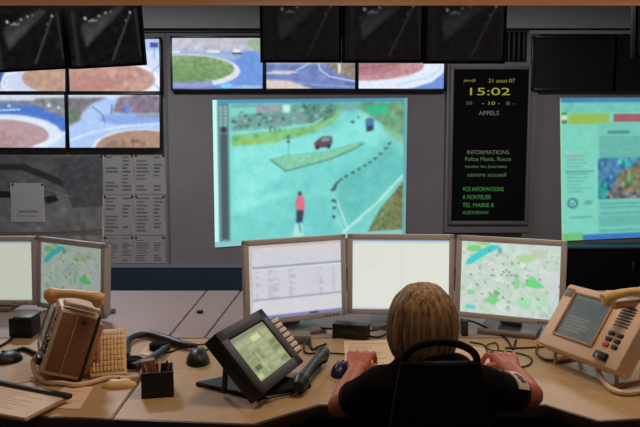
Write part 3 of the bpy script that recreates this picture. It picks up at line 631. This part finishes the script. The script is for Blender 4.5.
# face looks left and away: lower edge runs from the near end to the far end
nearp = on(40, 374, DZ+.044); farp = nearp+V((-.14, .33, 0))
tL, ML, wL = phone(farp, nearp, 1, R(19), .225, 'beige telephone console seen from its shaded end, left of the keyboard', False, T=.13)
EndM = ML
part('end_panel', MB().box((wL/2+.002, .115, -.065), (.006, .2, .11), ML, bev=.002), mat('shaded_beige_plastic', (134, 92, 66), .5, noise=.06), tL, 'shaded end panel')  # shade on the beige end painted as a brown panel
part('end_rib', MB().box((wL/2+.006, .115, -.058), (.008, .21, .006), ML, bev=.002), BEIGE2, tL)
part('side_edge', MB().box((wL/2+.002, .115, -.128), (.008, .225, .01), ML, bev=.002), BLK, tL)
k_ = ML @ V((wL/2+.003, .195, -.085))
part('knob', MB().ell(k_, (.009, .009, .009), n=12), BLK, tL)
tz = (ML @ V((wL*.42, .235, -.06)))
hL = handset(tL, at(46, 295, tz.y-.01), at(104, 300, tz.y-.03), YEL, r=.019, sag=.012)
part('cradle', MB().box((wL*.42, .241, -.065), (.05, .014, .12), ML, bev=.004), BEIGE, tL)
cp = [(40, 352, .83), (33, 362, .79), (36, 374, .768), (46, 382, .757), (62, 383, .757), (76, 385, .757), (92, 382, .757), (108, 378, .757), (128, 378, .757), (138, 376, .757)]
part('cord', MB().tube([on(x, y, z+.003) for x, y, z in cp], .0085, 8, sm=6), BEIGE, hL)

# keyboard leaning up beside it
kb = [on(90, 376.5, DZ+.016), on(127, 373.5, DZ+.016)]
kt = thing('keyboard', 'beige keyboard sloping up on the left desk beside the telephone console', 'keyboard', (kb[0]+kb[1])/2-V((0, 0, .016)))
kx = kb[1]-kb[0]; kw = kx.length; up = V((.075, .2, .10)); Lk = .22; MK = frame((kb[0]+kb[1])/2, kx, up)
part('case', MB().box((0, Lk/2, -.009), (kw, Lk, .018), MK, bev=.004), YEL, kt)
nc, nr = 9, 8
for c in range(nc):
    for r in range(nr):
        part('key', MB().box(((c-nc/2+.5)*(kw-.012)/nc, .012+(r+.5)*(Lk-.024)/nr, .003), ((kw-.012)/nc*.66, (Lk-.024)/nr*.9, .009), MK, bev=.002), YEL if r < nr-2 else BEIGE, kt)
pl = MK @ V((0, Lk*.9, -.018))
part('prop', MB().box(((pl.x, pl.y+.004, (pl.z+DZ)/2)), (kw*.5, .012, pl.z-DZ), bev=.002), BEIGE2, kt)

# touch screen turret in the middle
def pTouch():
    p = Pic(64, 52, (150, 156, 116)); p.rect(0, 0, 64, 5, (120, 128, 96)); p.noise(6, 5)
    for r in range(6):
        for c in range(4):
            p.rect(3+c*15.4, 8+r*7, 15.5+c*15.4, 13+r*7, random.choice([(128, 136, 98), (166, 170, 130), (116, 128, 92), (140, 146, 108)]))
    p.rect(30, 8, 45, 14, (206, 208, 150)); p.rect(8, 36, 18, 41, (70, 100, 70)); p.rect(4, 44, 12, 49, (190, 196, 130)); p.rect(22, 24, 24, 48, (180, 184, 148)); return p.out(1)
TBn = on(260.5, 397, DZ+.037); TBf = on(302, 363, DZ+.037)
x = TBf-TBn; tw = x.length; n0 = x.normalized().cross(V((0, 0, 1))).normalized(); lean = R(42); Lt = .235
up = V((0, 0, 1))*math.cos(lean)-n0*math.sin(lean); MT = frame((TBn+TBf)/2, x, up); c0 = (TBn+TBf)/2
tt = thing('touchscreen_console', 'black tilted touchscreen console with olive display left of the woman', 'console', (c0.x, c0.y, DZ))
part('body', MB().box((0, Lt/2, -.022), (tw, Lt, .044), MT, bev=.006), BLK, tt)
fr = MB(); bx, by = tw*.13, Lt*.15
for s in (-1, 1): fr.box((s*(tw-bx)/2, Lt/2, .004), (bx, Lt, .012), MT, bev=.003).box((0, Lt/2+s*(Lt-by)/2, .004), (tw, by, .012), MT, bev=.003)
part('bezel', fr, BRNB, tt)
e = .94
picture('screen', [MT @ V((sx*(tw/2-bx*e), Lt*.485+sy*(Lt*.485-by*e), .003)) for sx, sy in ((-1, 1), (1, 1), (1, -1), (-1, -1))], pTouch(), EM, tt)
bp = [on(x, y, DZ) for x, y in ((195, 386), (258, 400.5), (312, 388), (262, 372))]
part('base_plate', MB().prism([(p.x, p.y) for p in bp], DZ, DZ+.014, bev=.003), BLK, tt)
for s in (-.32, .32):
    q = MT @ V((s*tw, Lt*.72, -.04)); q2 = MT @ V((s*tw, Lt*.1, -.03)); part('support_strut', MB().tube([(q.x-.01, q.y, DZ+.012), q], .009, 8), DKG, tt); part('support_strut', MB().tube([(q2.x, q2.y, DZ+.010), q2], .009, 8), DKG, tt)
# key wing on the far side
w0 = MT @ V((tw/2+.03, 0, 0))
part('key_wing', MB().box((tw/2+.05, Lt*.48, -.028), (.1, Lt*.66, .026), MT, bev=.005), BLK, tt)
for r in range(7):
    part('key', MB().box((tw/2+.062, Lt*(.21+.09*r), -.0125), (.056, Lt*.066, .01), MT, bev=.003), BEIGE, tt)
ha, hb = on(298, 391, DZ+.03), on(322, 353, DZ+.05)
hT = handset(tt, on(298, 387, DZ+.035), on(325, 352, DZ+.045), BLK, r=.021, sag=.014)
part('handset_cradle', MB().tube([on(300, 389, DZ+.01), on(318, 362, DZ+.012)], .02, 10, flat=.5), BLK, tt)
part('cord', MB().tube([on(300, 388, DZ+.01), on(290, 394, DZ+.009), on(278, 396, DZ+.009), on(266, 398, DZ+.02)], .004, 8, sm=5), BLK, hT)

# ------------------------------------------------------------------ small things on the desks
def mouse(px, py, sz, rz, m, label, group=None, m2=None):
    p = on(px, py, DZ); M = Matrix.Translation((p.x, p.y, DZ)) @ Matrix.Rotation(rz, 4, 'Z')
    t = thing('computer_mouse', label, 'mouse', (p.x, p.y, DZ), group)
    mb = MB(); mb.ell((0, 0, 0), (sz[0]/2, sz[1]/2, sz[2]), M=M, n=24)
    bmesh.ops.bisect_plane(mb.bm, geom=mb.bm.verts[:]+mb.bm.edges[:]+mb.bm.faces[:], plane_co=(0, 0, DZ+.0005), plane_no=(0, 0, 1), clear_inner=True)
    bmesh.ops.holes_fill(mb.bm, edges=mb.bm.edges[:]); part('shell', mb, m, t)
    bt = MB()
    for s in (-1, 1): bt.ell((s*sz[0]*.17, sz[1]*.24, sz[2]*.62), (sz[0]*.17, sz[1]*.22, sz[2]*.3), M=M, n=12)
    part('buttons', bt, m2 or m, t)
    part('wheel', MB().ell((0, sz[1]*.25, sz[2]*.78), (.004, .012, .01), M=M, n=12), DKG, t)
    return t, M
tm, Mm = mouse(198, 362.5, (.085, .125, .05), R(10), BLK, 'black computer mouse on the desk left of the touchscreen console')
part('cable', MB().tube([Mm @ V((0, .06, .01)), on(206, 350, DZ+.004), on(220, 345, DZ+.004), on(236, 340, DZ+.004)], .003, 8, sm=5), BLK, tm)
tm2, Mm2 = mouse(341, 374, (.07, .11, .042), R(-15), BLUEP, 'dark blue computer mouse beside the left hand of the woman', None, GREYP)
tm3, Mm3 = mouse(119, 386.5, (.11, .055, .024), R(12), YEL, 'flat beige oval computer mouse below the sloping keyboard')
part('cable', MB().tube([Mm3 @ V((.06, 0, .008)), on(138, 381, DZ+.003), on(146, 371, DZ+.003), on(160, 365, DZ+.003)], .0028, 8, sm=5), BLK, tm3)

# mesh pen pot
pc = on(155.5, 396.5, DZ); 
t = thing('pen_pot', 'dark square pen pot holding brown pencils on the left desk', 'pen pot', (pc.x, pc.y, DZ)); Mp = Matrix.Translation((pc.x, pc.y+.035, DZ)) @ Matrix.Rotation(R(12), 4, 'Z')
q = MB(); s_, hh = .1, .082
q.box((0, 0, .003), (s_, s_, .006), Mp)
for k in range(4): 
    Mq = Mp @ Matrix.Rotation(k*math.pi/2, 4, 'Z'); q.box((0, s_/2-.002, hh/2), (s_, .004, hh), Mq, bev=.001)
part('pot_wall', q, BLK, t)
part('divider', MB().box((0, 0, hh*.42), (s_-.01, .003, hh*.8), Mp), DKG, t)
for i, (dx, dy, ax, ay, m) in enumerate(((-.025, .012, -.2, .1, CORK), (-.012, -.02, -.1, -.2, CORK), (.02, .015, .2, .12, BLK), (.028, -.015, .22, -.1, CORK), (.004, .024, .05, .2, PAPER), (-.03, -.018, -.22, -.05, BEIGE2))):
    a = Mp @ V((dx*.6, dy*.6, .008)); b = Mp @ V((dx*.6+ax*.09, dy*.6+ay*.09, .092))
    d_ = MB().tube([a, b, b+(b-a)*.1], [.0042, .0042, .001], 8)
    o = solo('pencil', d_, m, ['brown pencil leaning left in the pen pot', 'brown pencil leaning forward in the pen pot', 'black pen leaning right in the pen pot', 'brown pencil leaning right in the pen pot', 'pale pen upright at the back of the pen pot', 'tan pencil at the left corner of the pen pot'][i], 'pencil' if m != BLK else 'pen', 'pencils and pens in the pen pot')
q = Mp @ V((-.014, .02, 0))
solo('note_block', MB().box((-.017, .022, .057), (.044, .03, .10), Mp @ Matrix.Rotation(R(-7), 4, 'Y'), bev=.003), CORK, 'tan note block standing in the pen pot', 'note block')

# clipboard, papers
def flat(pxs, z0, th): return MB().prism([(on(x, y, z0+th).x, on(x, y, z0+th).y) for x, y in pxs], z0, z0+th)
def pLines(n, bg=(226, 205, 186)):
    p = Pic(60, 42, bg)
    for k in range(n): p.rect(5, 5+k*34/n, random.uniform(25, 55), 6+k*34/n, (176, 150, 136))
    return p.out(0)
def paper(pxs, label, img, z0=DZ, th=.0015, name='paper_sheet', group=None, m=PAPER):
    P = [on(x, y, z0+th) for x, y in pxs]; c = sum(P, V())/4
    t = thing(name, label, 'paper', (c.x, c.y, z0), group)
    part('sheet', MB().prism([(p.x, p.y) for p in P], z0, z0+th), m, t)
    picture('print', [p+V((0, 0, .0006)) for p in P], img, INK, t); return t
cb = [(1, 384.5), (68, 397.5), (26, 419), (-44, 406)]
PP = [on(x, y, DZ+.02) for x, y in cb]; c = sum(PP, V())/4
t = thing('clipboard', 'clipboard with pale sheet and black top edge at the lower left', 'clipboard', (c.x, c.y, DZ))
part('board', MB().prism([(p.x, p.y) for p in PP], DZ+.012, DZ+.018), BEIGE2, t)
part('feet', MB().prism([((p.x-c.x)*.8+c.x, (p.y-c.y)*.8+c.y) for p in PP], DZ, DZ+.012), BEIGE2, t)
def mix(u, v): return (PP[0]*(1-u)+PP[1]*u)*(1-v)+(PP[3]*(1-u)+PP[2]*u)*v
picture('sheet', [mix(.02, .06)+V((0, 0, .0006)), mix(.98, .06)+V((0, 0, .0006)), mix(.98, .98)+V((0, 0, .0006)), mix(.02, .98)+V((0, 0, .0006))], pLines(9, (222, 204, 190)), INK, t)
d = PP[1]-PP[0]; M = frame((PP[0]+PP[1])/2+V((0, 0, .004)), d, (0, 0, 1)); part('clip_bar', MB().box((0, 0, 0), (d.length+.02, .016, .02), M, bev=.004), DKG, t)
paper([(66, 385), (93, 387), (80, 409), (42, 408)], 'pale printed sheet lying under the telephone cord, right of the clipboard', pLines(6, (228, 196, 170)))
paper([(10, 366), (36, 362), (40, 380), (6, 385)], 'pale sheet on the left desk behind the clipboard', pLines(5, (220, 190, 166)))
paper([(344, 341), (395, 340), (400, 368), (345, 370)], 'white form with fine lines in front of the left hand', pLines(12, (228, 206, 184)))
paper([(452, 344), (512, 352), (512, 376), (448, 376)], 'pinkish paper sheet under the right hand of the woman', pLines(3, (226, 190, 170)))
# adapter and cables between the monitors
a = on(332, 338, DZ); b = on(367, 341, DZ); M = frame((a+b)/2, b-a, (0, 0, 1)); w = (b-a).length
t = thing('junction_box', 'small black box with cables below the middle monitor', 'box', ((a+b)/2))
part('case', MB().box((0, .03, -.03), (w, .06, .06), M, bev=.005), BLK, t)
part('cable', MB().tube([M @ V((-w/2, .03, -.03)), on(322, 328, DZ+.02), on(314, 324, DZ+.01), on(306, 320, DZ+.01)], .0045, 8, sm=5), BLK, t)
part('cable', MB().tube([M @ V((w/2, .035, -.03)), on(376, 330, DZ+.03), on(386, 326, DZ+.02), on(397, 330, DZ+.006), on(405, 336, DZ+.006)], .0045, 8, sm=5), BLK, t)
part('cable', MB().tube([M @ V((w/2, .015, -.02)), on(378, 337, DZ+.008), on(388, 334, DZ+.006), on(398, 338, DZ+.006)], .0045, 8, sm=5), BLK, t)
part('label_strip', MB().box((0, .03, .0005), (w*.5, .012, .002), M), DKG, t)
# cables around the right monitor stand
def cable(P, r, label, m=BLK): return solo('cable', MB().tube([on(x, y, DZ+z) for x, y, z in P], r, 8, sm=6), m, label, 'cable')
cable([(461, 319, .05), (474, 322, .05), (487, 328, .02), (500, 334, .006), (508, 341, .0045), (513, 349, .0045), (516, 340, .0045)], .0045, 'thick black cable running down from the green map monitor')
cable([(470, 342, .004), (484, 345, .004), (488, 352, .004), (498, 350, .004), (496, 343, .004), (487, 345, .009), (490, 350, .004), (512, 352, .004), (530, 357, .004), (530, 364, .004), (519, 368, .004)], .003, 'thin black cable looping on the desk near the right hand')
cable([(505, 348, .004), (520, 348, .004), (540, 347, .004), (556, 346, .004)], .0035, 'short black cable from the map monitor towards the right telephone')
cable([(538, 345, .0055), (537, 353, .0055), (544, 359, .0055), (556, 360, .0055), (568, 357, .0055), (580, 352, .0055)], .005, 'brown cable curving under the right telephone console', mat('brown_cable', (92, 62, 44), .5, noise=.1))
cable([(318, 352, .0045), (330, 353, .0045), (345, 354, .0045)], .003, 'thin dark cable from the black handset to the white form')
a = on(464, 335, DZ)
t = thing('speaker', 'small slim black speaker under the left side of the green map monitor', 'speaker', (a.x, a.y, DZ))
part('case', MB().box((a.x, a.y, DZ+.032), (.026, .05, .064), bev=.005), BLK, t); part('grille', MB().box((a.x, a.y-.026, DZ+.034), (.02, .003, .05), bev=.001), DKG, t)
# grey slab (keyboard tray cover) below spreadsheet monitor
a = on(292, 342, DZ)
t = thing('docking_station', 'grey docking station with cables below the spreadsheet monitor', 'dock', (a.x, a.y, DZ))
part('case', MB().box((a.x, a.y, DZ+.018), (.15, .08, .036), bev=.008), GREYP, t)
part('cable', MB().tube([(a.x+.07, a.y-.02, DZ+.02), on(312, 349, DZ+.006), on(318, 347, DZ+.006), on(326, 344, DZ+.006)], .005, 8, sm=5), BLK, t)
part('cable', MB().tube([(a.x+.05, a.y-.03, DZ+.02), on(305, 352, DZ+.006), on(316, 353, DZ+.006), on(328, 351, DZ+.006)], .004, 8, sm=5), DKG, t)
# headset on the left desk
t = thing('headset', 'black headset lying behind the pen pot on the left desk', 'headset', on(150, 352, DZ))
part('band', MB().tube([on(126, 356, DZ+.018), on(128, 340, DZ+.018), on(146, 334, DZ+.018), on(166, 339, DZ+.018), on(182, 344, DZ+.018), on(196, 346, DZ+.018)], [.014, .014, .016, .021, .017, .012], 10, sm=6, flat=.8), BLK, t)
for x, y in ((133, 366), (160, 350)):
    p = on(x, y, DZ); e_ = part('ear_cushion', MB().lathe([(.03, 0), (.04, .006), (.04, .024), (.03, .03), (.012, .026)], Matrix.Translation((p.x, p.y, DZ))), BLK2, t); 
part('boom', MB().tube([on(133, 366, DZ+.026), on(148, 360, DZ+.02), on(160, 352, DZ+.02), on(168, 345, DZ+.02)], [.016, .02, .016, .012], 8, sm=5, flat=.6), BLK, t)
part('cable', MB().tube([on(158, 354, DZ+.006), on(170, 352, DZ+.004), on(182, 348, DZ+.004), on(206, 344, DZ+.004), on(228, 346, DZ+.004)], .003, 8, sm=6), BLK, t)
paper([(146, 347), (156, 349), (150, 356), (139, 354)], 'small white note lying inside the black headset', pLines(2), th=.003, name='paper_note')
# black box and clutter at far left
a, b = on(10, 338, DZ), on(31, 338, DZ)
t = thing('desk_charger', 'black box on the left desk in front of the blank monitor', 'box', (a+b)/2)
M = frame((a+b)/2, b-a, (0, 0, 1)); w = (b-a).length
part('case', MB().box((0, .04, -.05), (w+.01, .08, .1), M, bev=.006), BLK, t); part('lid', MB().box((.012, .083, -.05), (w*.9, .012, .12), M, bev=.005), DKG, t)
cable([(-12, 352, .008), (4, 356, .008), (14, 351, .008), (24, 349, .008), (36, 354, .008)], .009, 'thick black cable on the desk in front of the black box')
cable([(0, 346, .006), (10, 340, .006), (14, 334, .006)], .006, 'short black cable at the left edge beside the black box')
mouse(8, 361, (.11, .09, .035), R(60), BLK, 'black computer mouse at the left edge of the frame')

# ------------------------------------------------------------------ the seated woman
CX = .31
def hand(mb, wr, d, s, spread=0.0, lift=.012):
    # wr wrist, d forward direction, s = +1 right hand / -1 left hand (thumb on the inner side)
    wr, d = V(wr), V(d).normalized(); side = d.cross(V((0, 0, 1))).normalized()*s       # outwards
    upv = side.cross(d)*s
    kn = wr+d*.072+V((0, 0, lift))
    for k in (-.6, -.2, .2, .6): mb.cone(wr+side*k*.03, kn+side*k*.058, .016, .0125)
    for i, (off, L) in enumerate(((-.034, .068), (-.0115, .076), (.0115, .07), (.034, .055))):
        a = kn+side*off; f = (d+side*off*(4+spread*14)).normalized()
        b = a+f*L*.5+V((0, 0, .004-lift*.3)); c = b+f*L*.26+V((0, 0, -.012-lift*.45)); e = c+f*L*.06+V((0, 0, -.012-lift*.25))
        mb.cone(a, b, .0115, .0102, 10).cone(b, c, .0102, .0095, 10).cone(c, e, .0095, .0084, 10)
    t0 = wr+d*.025-side*.026; t1 = t0+d*.03-side*.022+V((0, 0, -.006)); t2 = t1+d*.03-side*.004+V((0, 0, -.008))
    mb.cone(t0, t1, .0135, .0105, 10).cone(t1, t2, .0105, .0085, 10)
body = MB()
hip, waist, chest, neck0, neck1 = V((CX, 1.97, .55)), V((CX, 1.965, .68)), V((CX, 1.975, .84)), V((CX, 1.985, .93)), V((CX-.012, 2.02, 1.0))
HC = V((.287, 2.045, 1.043))
def torso(mb, g=0.0):
    mb.ell((CX, 1.97, .572), (.17+g, .12+g, .10+g)); mb.ell((CX, 1.97, .66), (.145+g, .10+g, .12+g)); mb.ell((CX, 1.975, .80), (.16+g, .105+g, .13+g))
    mb.cone((CX-.135, 1.98, .875), (CX+.135, 1.98, .875), .052+g, .052+g); mb.cone((CX-.06, 1.985, .91), (CX+.06, 1.985, .91), .05+g, .05+g)
torso(body)
body.cone(neck0, neck1, .058, .052)
hd = R(-10)
body.ell(HC, (.072, .09, .105), (hd, 0, 0)); body.ell(HC+V((0, .035, -.055)), (.056, .058, .06)); body.ell(HC+V((0, .094, -.02)), (.012, .018, .022)); body.ell(HC+V((0, .085, -.085)), (.022, .02, .018)); body.ell(HC+V((0, .088, -.058)), (.02, .008, .008))
for s in (-1, 1): body.ell(HC+V((s*.073, .005, -.015)), (.008, .02, .03))
SH = {-1: V((CX-.158, 1.97, .872)), 1: V((CX+.158, 1.975, .872))}
EL = {-1: V((.058, 2.125, .770)), 1: V((.640, 2.17, .788))}
WR = {-1: V((.124, 2.395, .797)), 1: V((.640, 2.41, .793))}
for s in (-1, 1):
    body.cone(SH[s], EL[s], .046, .036); body.cone(EL[s], EL[s]+(WR[s]-EL[s])*.35, .036, .036); body.cone(EL[s]+(WR[s]-EL[s])*.35, WR[s], .036, .026)
    hand(body, WR[s], (V((.2, 1, 0)) if s < 0 else V((-.1, 1, 0))), s, spread=.7 if s > 0 else .15, lift=.02 if s > 0 else .026)
    hj = V((CX+s*.09, 1.98, .566)); kn = V((CX+s*.11, 2.40, .565)); an = V((CX+s*.115, 2.42, .10))
    body.cone(hj, kn, .082, .058).cone(kn, an, .056, .038); body.cone(an+V((0, -.02, -.055)), an+V((0, .15, -.07)), .034, .028)
pt = thing('person', 'seated person seen from behind with long streaked brown hair and black short sleeved top', 'person', (CX, 1.97, 0))
W = WM[pt.name]
bo = link('body', remeshed(body, .0042, 3, W), SKIN, pt)
sh = MB(); torso(sh, .014)
for s in (-1, 1):
    e = SH[s]+(EL[s]-SH[s])*.50; sh.tube([SH[s], e], [.058, .053], 20); sh.ell(SH[s], (.060, .062, .060))
sh.tube([(CX, 1.985, .93), (CX-.004, 1.995, .965)], [.075, .066], 20)
so = link('shirt', remeshed(sh, .007, 5, W), SHIRT, pt)
for s in (-1, 1):
    d = (EL[s]-SH[s]); a = SH[s]+d*.47; b = SH[s]+d*.56; part('sleeve_cuff', MB().tube([a, b], [.0545, .054], 20), mat('charcoal_cloth', (32, 32, 36), .8, noise=.2, spec=.15), pt)
# white badge on the right sleeve
dR = (EL[1]-SH[1]).normalized(); mid = SH[1]+(EL[1]-SH[1])*.36; outn = (V((.45, -.35, .8))); outn = (outn-dR*outn.dot(dR)).normalized()
MBd = frame(mid+outn*.060, dR, outn.cross(dR)); 
bd = MB()
for k in range(9):
    th = (k-4)*.13; nn = (outn*math.cos(th)+dR.cross(outn)*math.sin(th)); c = mid+nn*.0575
    bd.box((0, 0, 0), (.066, .0095, .004), frame(c, dR, nn.cross(dR)))
bdo = part('sleeve_badge', bd, mat('badge_white', (236, 222, 206), .7, noise=.04), pt, 'white sleeve badge')
em = MB()
for k in range(4):
    th = (k-1.5)*.13; nn = (outn*math.cos(th)+dR.cross(outn)*math.sin(th)); c = mid+nn*.0595+dR*(.004*((k % 2)*2-1)); em.box((0, 0, 0), (.03, .0095, .003), frame(c, dR, nn.cross(dR)))
part('badge_emblem', em, mat('badge_grey', (92, 90, 104), .7, noise=.1), bdo)
tr = MB()
tr.ell((CX, 1.975, .575), (.182, .13, .105))
for s in (-1, 1):
    hj = V((CX+s*.09, 1.98, .566)); kn = V((CX+s*.11, 2.40, .565)); an = V((CX+s*.115, 2.42, .10)); tr.cone(hj, kn, .094, .070).cone(kn, an, .068, .056)
link('trousers', remeshed(tr, .009, 4, W), mat('navy_cloth', (20, 21, 28), .85, noise=.2, spec=.15), pt)
for s in (-1, 1):
    an = V((CX+s*.115, 2.42, .10)); z = MB(); z.ell(an+V((0, .05, -.062)), (.047, .14, .045)); z.box(an+V((0, .05, -.092)), (.085, .25, .016), bev=.006)
    link('shoe', remeshed(z, .007, 3, W), BLK, pt)
for s in (-1, 1): part('eye', MB().ell(HC+V((s*.03, .083, .004)), (.011, .010, .009), n=12), mat('eye_white', (220, 215, 210), .3, noise=.03), pt)
# hair: a fitted cap plus many long locks falling from the crown
hr = MB(); hr.ell(HC+V((0, -.012, .012)), (.088, .10, .107)); hr.ell(HC+V((.002, -.033, -.045)), (.080, .072, .080)); hr.ell(HC+V((.005, -.038, -.085)), (.062, .052, .05))
ho = link('hair', remeshed(hr, .008, 3, W), HAIR, pt)
lk = MB(); crown = HC+V((.008, -.01, .116))
for i in range(170):
    a = random.uniform(-math.pi*.80, math.pi*.80)-math.pi/2          # all round but the face
    ca, sa = math.cos(a), math.sin(a); wv = random.uniform(-.005, .005); rr = random.uniform(.97, 1.05); zt_ = random.uniform(-.118, -.088)
    back = max(0, -sa)
    P = [crown+V((ca*.012, sa*.012, 0))]
    for k, (f, z) in enumerate(((.52, .099), (.84, .062), (.99, .008), (.95, -.048), (.80-.06*back, zt_))):
        P.append(HC+V((ca*(.091*f*rr)+wv*k*.5, -.018+sa*(.098*f*rr), z+random.uniform(-.004, .004))))
    P[-1] += V((-.006*ca, .0, 0))
    lk.tube(P, [.003, .0085, .010, .010, .009, .0025], 6, sm=4, flat=.45)
part('hair_locks', lk, HAIR, ho)

# office chair --------------------------------------------------------
ct = thing('office_chair', 'black office chair with an open hoop on top of its backrest, under the seated woman', 'chair', (CX, 1.9, 0))
cxk = CX-.004; by = 1.795
def arc_path(): 
    a, b = at(404, 361, by), at(477, 361, by); top_ = at(440, 342, by); P = []
    for k in range(15):
        th = math.pi*(1-k/14); P.append(((a.x+b.x)/2+(b.x-a.x)/2*math.cos(th), by, a.z+(top_.z-a.z)*math.sin(th)))
    return [(a.x-.003, by, a.z-.03)]+P+[(b.x+.003, by, b.z-.03)]
part('hoop', MB().tube(arc_path(), .0095, 12, sm=3), BLK2, ct)
bt = at(440, 362, by); xa = at(401, 362, by).x; xb = at(480, 362, by).x; xm = (xa+xb)/2
Mv = Matrix(((1, 0, 0, 0), (0, 0, 1, 0), (0, 1, 0, 0), (0, 0, 0, 1)))
prof = [(xa, bt.z), (xb, bt.z), (xb+.012, bt.z-.06), (xm+.135, bt.z-.24), (xm+.18, .62), (xm+.13, .56), (xm-.13, .56), (xm-.18, .62), (xm-.135, bt.z-.24), (xa-.012, bt.z-.06)]
part('backrest', MB().prism(prof, by-.022, by+.022, Mv, bev=.012), BLK2, ct)
part('backrest_rim', MB().tube([(xa, by-.004, bt.z), (xm, by-.006, bt.z-.004), (xb, by-.004, bt.z)], .006, 10, sm=4), BLK, ct)
part('back_support', MB().tube([(CX, by-.03, .8), (CX, by-.035, .6), (CX, by-.01, .44), (CX, 1.93, .41)], .022, 10, sm=5, flat=.6), BLK, ct)
part('seat', MB().box((CX, 2.02, .43), (.46, .44, .06), bev=.025), BLK2, ct)
part('gas_column', MB().tube([(CX, 1.98, .12), (CX, 1.98, .41)], [.03, .024], 14), CHROME, ct)
for k in range(5):
    an = 2*math.pi*k/5+.3; e = V((CX+.27*math.cos(an), 1.98+.27*math.sin(an), .075))
    lg = part('base_arm', MB().tube([(CX, 1.98, .13), e], [.03, .018], 10), BLK, ct)
    part('caster', MB().lathe([(.02, -.012), (.028, -.008), (.028, .008), (.02, .012)], Matrix.Translation((e.x, e.y, .028)) @ Matrix.Rotation(an+1.57, 4, 'Z') @ Matrix.Rotation(math.pi/2, 4, 'X')), DKG, lg)

# ------------------------------------------------------------------ light
def area(name, loc, size, power, col, rot=(0, 0, 0)):
    l = bpy.data.lights.new(name, 'AREA'); l.energy = power; l.color = col; l.size = size; l.shape = 'DISK'
    o = bpy.data.objects.new(name, l); o.location = loc; o.rotation_euler = rot; COL.objects.link(o)
WARM = (1, .76, .53)
area('ceiling_lamp_or_fill', (.35, 2.35, CZ-.06), .5, 16, WARM); area('ceiling_lamp_or_fill', (-1.3, 2.2, CZ-.06), .5, 6, WARM); area('ceiling_lamp_or_fill', (1.7, 2.4, CZ-.06), .5, 10, WARM)
area('ceiling_lamp_or_fill', (-1.8, 5.2, CZ-.06), .5, 62, (.92, .94, 1)); area('ceiling_lamp_or_fill', (1.6, 5.2, CZ-.06), .5, 34, (.97, .97, 1))
area('ceiling_lamp_or_fill', (1.3, .6, CZ-.06), .4, 190, (1, .8, .55))  # fill light added to brighten the front of the wooden lintel
w = bpy.data.worlds.new('world'); SC.world = w; w.use_nodes = True; w.node_tree.nodes['Background'].inputs[0].default_value = (.05, .05, .055, 1); w.node_tree.nodes['Background'].inputs[1].default_value = .3
vs = SC.view_settings; vs.view_transform = 'Standard'; vs.look = 'None'; vs.exposure = 0; vs.gamma = 1; vs.use_curve_mapping = False
